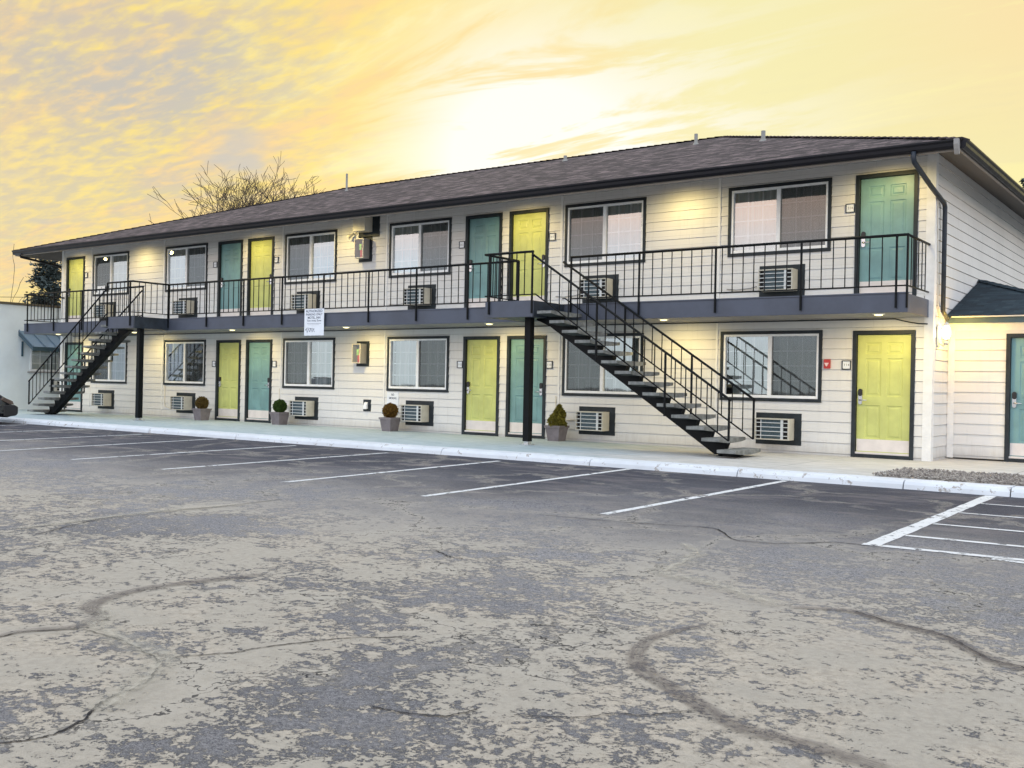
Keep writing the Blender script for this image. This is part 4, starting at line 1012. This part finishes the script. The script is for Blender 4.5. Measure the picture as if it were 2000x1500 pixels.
t = thing('parking_sign', (-14.08, -1.37, 2.28), 'white parking notice hanging over the balcony edge below the railing', 'sign')
mb = MB(); mb.box(-14.43, -13.745, -1.392, -1.386, 2.275, 2.925); mb.build('panel', M['sign'], t)
mb = MB(); cx = -14.087
text_mb(mb, 'AUTHORIZED', cx, -1.3935, 2.865, .085, .58); text_mb(mb, 'PARKING ONLY', cx, -1.3935, 2.785, .075, .58)
text_mb(mb, 'MOTEL, INN', cx, -1.3935, 2.705, .080, .44); text_mb(mb, 'Tow Away Zone', cx, -1.3935, 2.635, .060, .50)
mb.box(-14.33, -13.84, -1.3935, -1.3925, 2.562, 2.568); mb.box(-14.30, -13.90, -1.3935, -1.3925, 2.535, 2.538)
mb.build('lettering', M['ink'], t)
mb = MB(); mb.tube([(-14.38 + .012 * i, -1.394, 2.40 + .035 * math.sin(i * .9) * (1 if i % 5 else 1.6)) for i in range(28)], .0042, 4)
mb.tube([(-14.38, -1.394, 2.42), (-14.32, -1.394, 2.46), (-14.2, -1.394, 2.45), (-14.06, -1.394, 2.43)], .0042, 4); mb.build('logo', M['ink'], t)
t = thing('no_smoking_sign', (-12.72, -.02, .81), 'small white no-smoking notice under a window above the rusty ball shrub', 'sign')
mb = MB(); mb.box(-12.915, -12.53, -.020, -.0135, .60, .935); mb.build('panel', M['sign'], t)
mb = MB(); text_mb(mb, 'NO', -12.722, -.0212, .87, .075, .09); text_mb(mb, 'SMOKING', -12.722, -.0212, .785, .072, .25); mb.build('lettering', M['ink'], t)
t = thing('window_notice', (-25.3, -.03, 3.95), 'white paper notice taped low in the leftmost balcony window', 'notice')
mb = MB(); mb.box(-25.62, -25.20, -.0395, -.0365, 3.84, 4.06); mb.build('sheet', M['sign'], t)
mb = MB(); mb.lathe((-25.40, -.0405, 4.0), [(0.0, 0), (.022, 0)], 10, 'y'); mb.lathe((-25.46, -.0405, 3.90), [(0, 0), (.018, 0)], 10, 'y'); mb.build('marks', M['ink'], t)
# coat of drain hoses
for (xx, z1_, z0_) in ((-21.96, .95, .30), (-16.86, .95, .50), (-7.90, .95, .45)):
    mb = MB(); mb.tube([(xx, -.03, z1_), (xx, -.032, z0_ + .1), (xx + .04, -.035, z0_ + .02), (xx + .25, -.04, z0_ - .02), (xx + .6, -.04, z0_ + .0)], .009, 6)
    mb.build('drain_hose', M['whitemetal'], motel)
for (xx, z0_) in ((-3.95, 3.12), (-7.95, 3.12), (-12.9, 3.1), (-16.9, 3.1)):
    mb = MB(); mb.tube([(xx, -.03, z0_), (xx + .2, -.04, z0_ - .02), (xx + .5, -.04, z0_), (xx + .62, -.04, z0_ + .03)], .009, 6); mb.build('drain_hose', M['greyink'], motel)

# recessed lights (lit) under the balcony and the eave
lows = [-.75, -4.80, -9.02, -13.38, -17.66, -22.1, -26.2]
lwhere = ['above the nearest lime green door', 'beyond the near staircase', 'left of the near stair post', 'above the extinguisher cabinet', 'above the middle pair of ground floor doors', 'beside the far staircase', 'at the far left end']
ups = [-.85, -4.85, -8.75, -14.0, -17.85, -23.1, -26.7]
uwhere = ['above the teal corner door', 'between the two rightmost balcony windows', 'above the near pair of balcony doors', 'above the cream box', 'above the middle pair of balcony doors', 'between the two far balcony windows', 'at the far left corner']
def recessed(x, y, z, label, drop=1.0, power=20.0):
    t = thing('recessed_light', (x, y, z), label, 'recessed light', 'lit recessed ceiling lights')
    mb = MB(); mb.lathe((x, y, z), [(.076, -.014), (.090, -.012), (.104, -.004), (.106, 0.0)], 20); o = mb.build('trim_ring', M['trimboard'], t); 
    mb = MB(); mb.lathe((x, y, z - .010), [(0.0, -.022 * drop), (.045, -.019 * drop), (.070, -.008 * drop), (.075, -.001)], 20); mb.build('lens', M['candle'], t)
    L = bpy.data.lights.new('recessed_lamp', 'SPOT'); L.energy = power; L.color = (1.0, .77, .29); L.spot_size = R(164); L.spot_blend = .7; L.shadow_soft_size = .05
    lo = bpy.data.objects.new('lamp_light', L); COL.objects.link(lo); lo.parent = t; lo.location = (0, .0, -.05); lo.rotation_euler = (R(18) if drop > .5 else R(6), 0, 0)
    if drop < .5: t.rotation_euler = (math.atan(.243), 0, 0)
for x, s in zip(lows, lwhere): recessed(x, -1.0, 2.496, 'lit round recessed light in the walkway ceiling ' + s, power=84)
for x, s in zip(ups, uwhere): recessed(x, -.86, 5.355 - .86 * .2424 - .001, 'lit round recessed light under the roof eave ' + s, drop=.1, power=54) if abs(x + 14) > .1 else recessed(-14.25, -.95, 5.355 - .95 * .2424 - .001, 'lit round recessed light under the roof eave ' + s, drop=.1, power=55)

# wall lantern near the inner corner
t = thing('wall_lantern', (-.10, .50, 2.25), 'lit jar-shaped wall lantern glowing beside the downspout at the inner corner', 'wall lamp')
lx, ly, lz = .03, .30, 2.27
mb = MB(); mb.box(-.115, -.09, .22, .42, 2.0, 2.38); mb.build('wall_plate', M['whitemetal'], t, bevel=.01)
mb = MB(); mb.tube([(-.09, .31, 2.06), (-.02, .31, 2.0), (lx, ly, 2.05)], .012, 8); mb.lathe((lx, ly, 2.03), [(0, 0), (.045, .0), (.05, .03), (.03, .05)], 12)
for a in range(6):
    an = math.pi * a / 3; mb.tube([(lx + .055 * math.cos(an), ly + .055 * math.sin(an), 2.06), (lx + .088 * math.cos(an), ly + .088 * math.sin(an), 2.22), (lx + .05 * math.cos(an), ly + .05 * math.sin(an), 2.38)], .005, 5)
mb.lathe((lx, ly, 2.36), [(.07, 0), (.05, .03), (.015, .06), (0, .07)], 12); mb.build('cage', M['whitemetal'], t)
mb = MB(); mb.lathe((lx, ly, 2.12), [(0, 0), (.045, .02), (.068, .08), (.070, .15), (.055, .21), (0, .25)], 16); mb.build('bulb', M['lampglass'], t)
L = bpy.data.lights.new('lantern_lamp', 'POINT'); L.energy = 34; L.color = (1.0, .58, .09); L.shadow_soft_size = .07
lo = bpy.data.objects.new('lamp_light', L); COL.objects.link(lo); lo.parent = t; lo.location = (.27, -.10, .0)

# ------------------------------------------------------------------ annex on the right
an = thing('annex_building', (1.5, 1.1, 0), 'low single-storey wing with dark blue shingled roof and a teal door at the right edge', 'building')
AY = 1.10
rows_a = [0.075 + 0.189 * k for k in range(-1, 14)]
mb = MB(); siding(mb, -.13, 6, 0.03, 2.32, rows_a, [(.87, 1.93, -.05, 2.22)], lambda u, o, z: (u, AY - o, z)); mb.build('front_wall', M['siding'], an)
mb = MB(); mb.box(-.105, .0, AY - .024, AY, 0.02, 2.34); mb.build('corner_board', M['trimboard'], an)
make_door(an, .85, 1.95, .0, 2.25, M['teal'], -1, yo=AY, label='teal panelled door')
ex = 2.54
A0, A1, AP = (-.10, .84, 2.57), (ex, .84, 2.57), (-.10, 3.51, 3.46)
A2 = (ex, 12, 2.57); AQ = (-.10, 12, 3.46)
mb = MB(); mb.face([A0, A1, AP]); mb.face([A1, A2, AQ, AP])
for a, b in ((A0, A1), (A1, A2)): mb.face([dn(a), dn(b), b, a])
mb.build('roof', M['annexroof'], an)
mb = MB(); ridge_caps(mb, A1, AP, .12); mb.build('ridge_caps', M['annexroof'], an)
mb = MB(); mb.box(-.10, ex, .845, .875, 2.43, 2.538); mb.box(ex - .03, ex, .875, 12, 2.43, 2.538); mb.build('fascia', M['awningedge'], an)
mb = MB(); mb.box(-.10, ex - .03, .876, AY + .01, 2.425, 2.445); mb.box(-.10, ex - .06, AY - .016, AY - .001, 2.315, 2.425); mb.build('soffit', M['trimboard'], an)
mb = MB(); mb.box(.0, ex, .79, .846, 2.535, 2.555); mb.build('drip_edge', M['whitemetal'], an)
mb = MB(); mb.box(ex - .25, ex - .24, AY + .02, 12, 0, 2.42); mb.build('side_wall', M['siding'], an)

# ------------------------------------------------------------------ neighbour on the left
NX = -29.3
nb_ = thing('neighbouring_building', (NX, 0, 0), 'plain pale blue-white flat-roofed building beyond the left end, with a metal awning', 'building')
mb = MB()
wy0, wy1, wz0, wz1 = -.22, 2.0, 1.30, 2.15
for a, b, c, d in ((-9, wy0, -.8, 3.52), (wy1, 14, -.8, 3.52), (wy0, wy1, -.8, wz0), (wy0, wy1, wz1, 3.52)):
    mb.face([(NX, a, c), (NX, b, c), (NX, b, d), (NX, a, d)])
mb.face([(NX, -9, -.8), (NX - 12, -9, -.8), (NX - 12, -9, 3.52), (NX, -9, 3.52)])
mb.face([(NX, -9, 3.52), (NX, 14, 3.52), (NX - 12, 14, 3.52), (NX - 12, -9, 3.52)])
mb.build('wall', M['stucco'], nb_)
mb = MB(); mb.box(NX - .3, NX + .05, -9.05, 14, 3.522, 3.60); mb.build('parapet_cap', M['parapet'], nb_)
mb = MB(); ay0, ay1 = -.65, 2.3
mb.face([(NX + .01, ay0, 2.66), (NX + .95, ay0, 2.12), (NX + .95, ay1, 2.12), (NX + .01, ay1, 2.66)][::-1])
for i in range(8):
    y = ay0 + .02 + (ay1 - ay0 - .04) * i / 7
    mb.prism([(NX + .02, 2.662), (NX + .95, 2.125), (NX + .95, 2.16), (NX + .02, 2.70)], 'y', y - .012, y + .012)
aw = mb.build('awning', M['awning'], nb_)
mb = MB(); mb.box(NX + .93, NX + .965, ay0, ay1, 1.98, 2.118)
for y in (ay0, ay1 - .03): mb.prism([(NX + .02, 2.655), (NX + .93, 2.115), (NX + .93, 1.99), (NX + .02, 2.50)], 'y', y, y + .03)
mb.box(NX + .001, NX + .05, ay0 + .12, ay0 + .17, 1.80, 2.3); mb.build('awning_edge', M['awningedge'], aw)
mb = MB()
ym = (wy0 + wy1) / 2
for a, b, c, d in ((wy0, wy1, wz1 - .06, wz1), (wy0, wy1, wz0, wz0 + .07), (wy0, wy0 + .06, wz0 + .07, wz1 - .06), (wy1 - .06, wy1, wz0 + .07, wz1 - .06), (ym - .06, ym + .06, wz0 + .07, wz1 - .06)): mb.box(NX - .06, NX + .02, a, b, c, d)
wf = mb.build('window', M['vinyl'], nb_)
mb = MB(); mb.face([(NX - .03, wy0, wz0), (NX - .03, wy1, wz0), (NX - .03, wy1, wz1), (NX - .03, wy0, wz1)]); mb.build('pane', M['glass'], wf)
mb = MB()
for i in range(1, 6):
    y = wy0 + (wy1 - wy0) * i / 6; mb.box(NX - .026, NX - .02, y - .008, y + .008, wz0, wz1)
for i in (1, 2): z = wz0 + (wz1 - wz0) * i / 3; mb.box(NX - .0255, NX - .0205, wy0, wy1, z - .008, z + .008)
mb.build('glazing_bars', M['vinyl'], wf)
mb = MB(); mb.face([(NX - .15, wy0 - .1, wz0 - .1), (NX - .15, wy1 + .1, wz0 - .1), (NX - .15, wy1 + .1, wz1 + .1), (NX - .15, wy0 - .1, wz1 + .1)]); mb.build('curtain', M['curtain'], wf)
mb = MB(); mb.box(NX, NX + .08, wy0 - .08, wy1 + .08, wz0 - .05, wz0 - .002); mb.build('sill', M['ceiling'], wf)
t = thing('air_conditioner', (NX, .8, .7), 'dark wall air conditioner under the awning window, seen through the far stair rails', 'air conditioner')
mb = MB(); mb.box(NX + .001, NX + .02, .55, 1.35, .55, 1.05); mb.build('backing_plate', M['trim'], t)
mb = MB(); mb.box(NX + .021, NX + .20, .63, 1.27, .63, .99); mb.build('casing', M['beigemetal'], t, bevel=.005)
mb = MB(); mb.box(NX + .2005, NX + .203, .66, 1.24, .66, .96); mb.build('vent', M['acdark'], t)
mb = MB()
for i in range(1, 4): mb.box(NX + .2035, NX + .21, .66, 1.24, .66 + .075 * i - .006, .66 + .075 * i + .006)
mb.build('grille', M['acbar'], t)

# ------------------------------------------------------------------ planters
def planter(x, y, kind, mat, label, rad=.17, hgt=None):
    t = thing('potted_shrub', (x, y, 0), label, 'potted shrub', 'square planters along the walkway wall')
    b, tp, h = .135, .175, .33
    mb = MB()
    def ring(hw, z): return [(x - hw, y - hw, z), (x + hw, y - hw, z), (x + hw, y + hw, z), (x - hw, y + hw, z)]
    loops = [ring(b, .0), ring(tp, h - .05), ring(tp + .018, h - .05), ring(tp + .022, h), ring(tp - .01, h), ring(tp - .02, h - .06)]
    for L0, L1 in zip(loops[:-1], loops[1:]):
        for e in range(4): mb.face([L0[e], L0[(e + 1) % 4], L1[(e + 1) % 4], L1[e]])
    mb.face(loops[0][::-1]); mb.build('pot', M['pot'], t, bevel=.004)
    mb = MB(); mb.face(ring(tp - .018, h - .05)); mb.build('soil', M['soil'], t)
    rr_ = random.Random(label); mb = MB()
    H = hgt or 2 * rad
    N_ = 4200
    for i in range(N_):
        u = rr_.uniform(0, 2 * math.pi); v = rr_.uniform(-1, 1); q = rr_.uniform(.62, 1.16) ** .5
        if kind == 'ball':
            s_ = math.sqrt(1 - v * v); c = Vector((x + rad * q * s_ * math.cos(u), y + rad * q * s_ * math.sin(u), h + rad * .92 + rad * q * v))
            nrm = Vector((s_ * math.cos(u), s_ * math.sin(u), v))
        else:
            tt = rr_.uniform(0, 1) ** 1.2; wv = rad * (0.35 + 1.0 * math.sin(min(1, (1 - tt) * 1.25 + .05) * math.pi / 2) ** 1.0 - .35) * (1 + .25 * math.sin(u * 3 + tt * 9))
            c = Vector((x + wv * q * math.cos(u) + .06 * tt, y + wv * q * math.sin(u), h - .03 + H * tt)); nrm = Vector((math.cos(u), math.sin(u), .9)).normalized()
        c += Vector((rr_.gauss(0, .009), rr_.gauss(0, .009), rr_.gauss(0, .009)))
        a = Vector((rr_.uniform(-1, 1), rr_.uniform(-1, 1), rr_.uniform(-1, 1))).normalized(); a = (a * .8 + nrm * .7).normalized()
        bb = a.cross(Vector((rr_.uniform(-1, 1), rr_.uniform(-1, 1), rr_.uniform(-1, 1)))).normalized()
        L_ = rr_.uniform(.026, .048) * (1.3 if kind != 'ball' else 1); wd = L_ * .42
        mb.face([c - a * L_ * .5, c + bb * wd * .6, c + a * L_ * .6, c - bb * wd * .6])
    mb.lathe((x, y, h - .06), [(.012, 0), (.01, .12)], 6)
    if kind == 'ball': mb.lathe((x, y, h + rad * .92), [(rad * .68 * math.cos(a_) , rad * .68 * math.sin(a_)) for a_ in [math.pi * (j / 8 - .5) for j in range(9)]], 12)
    else: mb.lathe((x + .02, y, h - .04), [(rad * .45, 0), (rad * .6, H * .22), (rad * .4, H * .5), (rad * .15, H * .75), (0, H * .8)], 10)
    mb.build('foliage', mat, t)
planter(-19.55, -.50, 'ball', M['leaf_brown'], 'square grey planter with a clipped olive-brown ball shrub beside the leftmost doors pair', .165)
planter(-16.38, -.42, 'ball', M['leaf_green'], 'square grey planter with a clipped dark green ball shrub right of a teal door', .165)
planter(-12.42, -.42, 'ball', M['leaf_rust'], 'square grey planter with a clipped rusty brown ball shrub below the no-smoking notice', .17)
planter(-7.60, -.42, 'cone', M['leaf_gold'], 'square grey planter with a pointed yellow-green shrub beside the near stair post', .155, .46)

# ------------------------------------------------------------------ parked car at the left edge
car = thing('parked_car', (-22.6, -6.9, lotz(-6.9)), 'black car nosed up to the kerb, cut off by the left edge', 'car')
def car_body():
    zb = lotz(-6.9); X = -22.65; hw = .88
    # stations along y from tail (-9.2) to nose (-4.62): (y, half width, z_bottom, z_shoulder, z_top, half width at top)
    st = [(-9.22, .70, .42, .70, .82, .62), (-9.10, .82, .30, .78, .96, .70), (-8.6, .87, .24, .84, 1.02, .72), (-8.0, .885, .22, .86, 1.10, .72), (-7.2, .89, .20, .86, 1.02, .74), (-6.3, .89, .20, .85, .98, .76),
          (-5.9, .885, .20, .83, .95, .76), (-5.4, .87, .22, .78, .89, .74), (-5.0, .84, .20, .70, .81, .70), (-4.78, .79, .19, .60, .70, .66), (-4.64, .70, .22, .50, .58, .58)]
    mb = MB(); rings = []
    for y, w_, z0, z1, z2, wt in st:
        pr = [(-w_ * .9, z0), (-w_, z0 + .10), (-w_, (z0 + z1) / 2), (-w_ * .98, z1), (-wt, z2 - .02), (-wt * .4, z2), (wt * .4, z2), (wt, z2 - .02), (w_ * .98, z1), (w_, (z0 + z1) / 2), (w_, z0 + .10), (w_ * .9, z0)]
        rings.append([(X + a, y, zb + b) for a, b in pr])
    n = 12
    for r0, r1 in zip(rings[:-1], rings[1:]):
        for k in range(n): mb.face([r0[k], r0[(k + 1) % n], r1[(k + 1) % n], r1[k]], True)
    mb.face(rings[0]); mb.face(rings[-1][::-1])
    o = mb.build('body', M['carpaint'], car)
    # cabin
    cs = [(-8.75, .62, .98, 1.00), (-8.1, .60, 1.0, 1.36), (-7.5, .60, 1.0, 1.43), (-6.9, .60, .98, 1.40), (-6.15, .66, .94, 1.00)]
    mb = MB(); rr2 = []
    for y, w_, z0, z2 in cs: rr2.append([(X - w_ * 1.15, y, zb + z0 - .06), (X - w_, y, zb + z2 - .03), (X - w_ * .5, y, zb + z2), (X + w_ * .5, y, zb + z2), (X + w_, y, zb + z2 - .03), (X + w_ * 1.15, y, zb + z0 - .06)])
    for r0, r1 in zip(rr2[:-1], rr2[1:]):
        for k in range(5): mb.face([r0[k], r0[k + 1], r1[k + 1], r1[k]], k not in (0, 4))
    mb.build('windows', M['carglass'], car)
    mb = MB(); mb.box(X - .52, X + .52, -8.05, -6.95, zb + 1.405, zb + 1.445); mb.build('roof', M['carpaint'], car, bevel=.03)
    mb = MB(); mb.prism([(-4.95, zb + .20), (-4.60, zb + .24), (-4.56, zb + .30), (-4.56, zb + .47), (-4.66, zb + .52), (-4.95, zb + .52)], 'x', X - .84, X + .84); mb.build('bumper', M['blackplastic'], car, bevel=.03)
    for s_ in (-1, 1):
        mb = MB(); mb.prism([(-5.05, zb + .66), (-4.78, zb + .54), (-4.68, zb + .53), (-4.72, zb + .62), (-4.95, zb + .72)], 'x', X + s_ * .55, X + s_ * .845); mb.build('headlight', M['headlamp'], car, bevel=.01)
    for y in (-8.45, -5.42):
        for s_ in (-1, 1):
            xc = X + s_ * .80
            mb = MB(); mb.lathe((xc, y, zb + .315), [(.20, -.10), (.30, -.11), (.32, -.06), (.32, .06), (.30, .11), (.20, .10)], 24, 'x'); tw = mb.build('wheel', M['tyre'], car)
            mb = MB(); mb.lathe((xc + s_ * .07, y, zb + .315), [(.0, s_ * .02), (.05, s_ * .02), (.06, 0), (.17, 0.0), (.20, s_ * .035), (.205, -s_ * .03)], 20, 'x')
            for a in range(5):
                an_ = a * 2 * math.pi / 5; mb.tube([(xc + s_ * .085, y + .04 * math.cos(an_), zb + .315 + .04 * math.sin(an_)), (xc + s_ * .10, y + .195 * math.cos(an_), zb + .315 + .195 * math.sin(an_))], .022, 5)
            mb.build('rim', M['rim'], tw)
    mb = MB(); mb.box(X + .86, X + 1.02, -6.55, -6.40, zb + .92, zb + 1.03); mb.box(X - 1.02, X - .86, -6.55, -6.40, zb + .92, zb + 1.03); mb.build('mirror', M['carpaint'], car, bevel=.02)
car_body()

# ------------------------------------------------------------------ trees behind
def bare_tree(x, y, z, H, seed, label, spread=1.0, rad=.22):
    t = thing('bare_tree', (x, y, z), label, 'tree', 'trees behind the motel')
    rr_ = random.Random(seed); trunk = MB(); br = MB()
    def grow(p, d, L, r, lev):
        pts = [p]; rs = [r]; n = 4
        for i in range(n):
            d = (d + Vector((rr_.gauss(0, .13), rr_.gauss(0, .13), rr_.gauss(.04, .09)))).normalized()
            p = p + d * L / n; pts.append(p); rs.append(max(.0125, r * (1 - .42 * (i + 1) / n)))
        (trunk if lev == 0 else br).tube(pts, rs, 6 if lev < 2 else 4 if lev < 4 else 3, caps=False)
        if lev >= 6: return
        for k in range(kids[lev]):
            i = rr_.randint(2, 4) if lev else rr_.choice((2, 3, 4, 4))
            q = pts[i]; az = rr_.uniform(0, 2 * math.pi); sp = rr_.uniform(.45, 1.05) * spread * (1.0 if lev < 2 else 1.25)
            nd = (d + Vector((math.cos(az) * sp, math.sin(az) * sp, rr_.uniform(-.1, .45) if lev < 2 else rr_.uniform(-.45, .35)))).normalized()
            grow(q, nd, L * rr_.uniform(.58, .82), rs[i] * rr_.uniform(.55, .75), lev + 1)
    kids = (7, 4, 4, 3, 3, 2) if rad > .1 else (2, 2, 1, 1, 0, 0)
    grow(Vector((x, y, z)), Vector((0, 0, 1)), H * (.36 if rad > .1 else .6), rad, 0)
    trunk.build('trunk', M['bark'], t); br.build('branches', M['twig'], t)
bare_tree(-42.3, 19.3, -.8, 15.6, 11, 'wide bare-branched tree rising behind the left half of the roof', .62, .26)
bare_tree(-39.3, 22.7, -.8, 14.3, 5, 'smaller bare tree top showing over the roof beside a vent pipe', .8, .20)
bare_tree(-49.25, 8.5, -.8, 5.4, 21, 'thin leafless sapling at the far left edge of the sky', .07, .05)
def evergreen(x, y, z, H, w_, seed, label):
    t = thing('evergreen_tree', (x, y, z), label, 'tree', 'trees behind the motel')
    rr_ = random.Random(seed); tk = MB(); tk.tube([(x, y, z), (x, y, z + H * .5), (x, y, z + H * .97)], [.26, .16, .03], 8); fo = MB()
    for i in range(150):
        tt = rr_.uniform(.12, 1.0); az = rr_.uniform(0, 2 * math.pi); L = w_ * (1 - tt) ** .75 * rr_.uniform(.55, 1.15) + .25
        b = Vector((x, y, z + H * tt)); e = b + Vector((math.cos(az) * L, math.sin(az) * L, rr_.uniform(-.1, .35) * L))
        tk.tube([b, e], [.04, .01], 3, caps=False)
        for k in range(46):
            f = rr_.uniform(.15, 1.05) ; c = b.lerp(e, f) + Vector((rr_.gauss(0, .16), rr_.gauss(0, .16), rr_.gauss(0, .13)))
            a = Vector((rr_.uniform(-1, 1), rr_.uniform(-1, 1), rr_.uniform(-.4, .6))).normalized(); q = a.cross(Vector((rr_.uniform(-1, 1), rr_.uniform(-1, 1), 1))).normalized(); s_ = rr_.uniform(.07, .17)
            fo.face([c - a * s_, c + q * s_ * .5, c + a * s_, c - q * s_ * .5])
    tk.build('trunk', M['bark'], t); fo.build('crown', M['needles'], t)
evergreen(-48.0, 10.9, -.8, 8.5, 2.3, 3, 'dark blue-green conifer behind the neighbouring building')
evergreen(-5.6, 41.2, -.8, 13.3, 1.6, 9, 'conifer top just showing over the right end of the roof')
# overhead wire
t = thing('overhead_wire', (-45, 5, 5), 'thin overhead wire crossing the sky at the far left', 'wire')
mb = MB(); mb.tube([(-70 + 3.2 * i, -6.0 + 3.2 * i, 5.3 + 1.3 * (i / 12) ** 2) for i in range(13)], .02, 4); mb.build('cable', M['trim'], t)
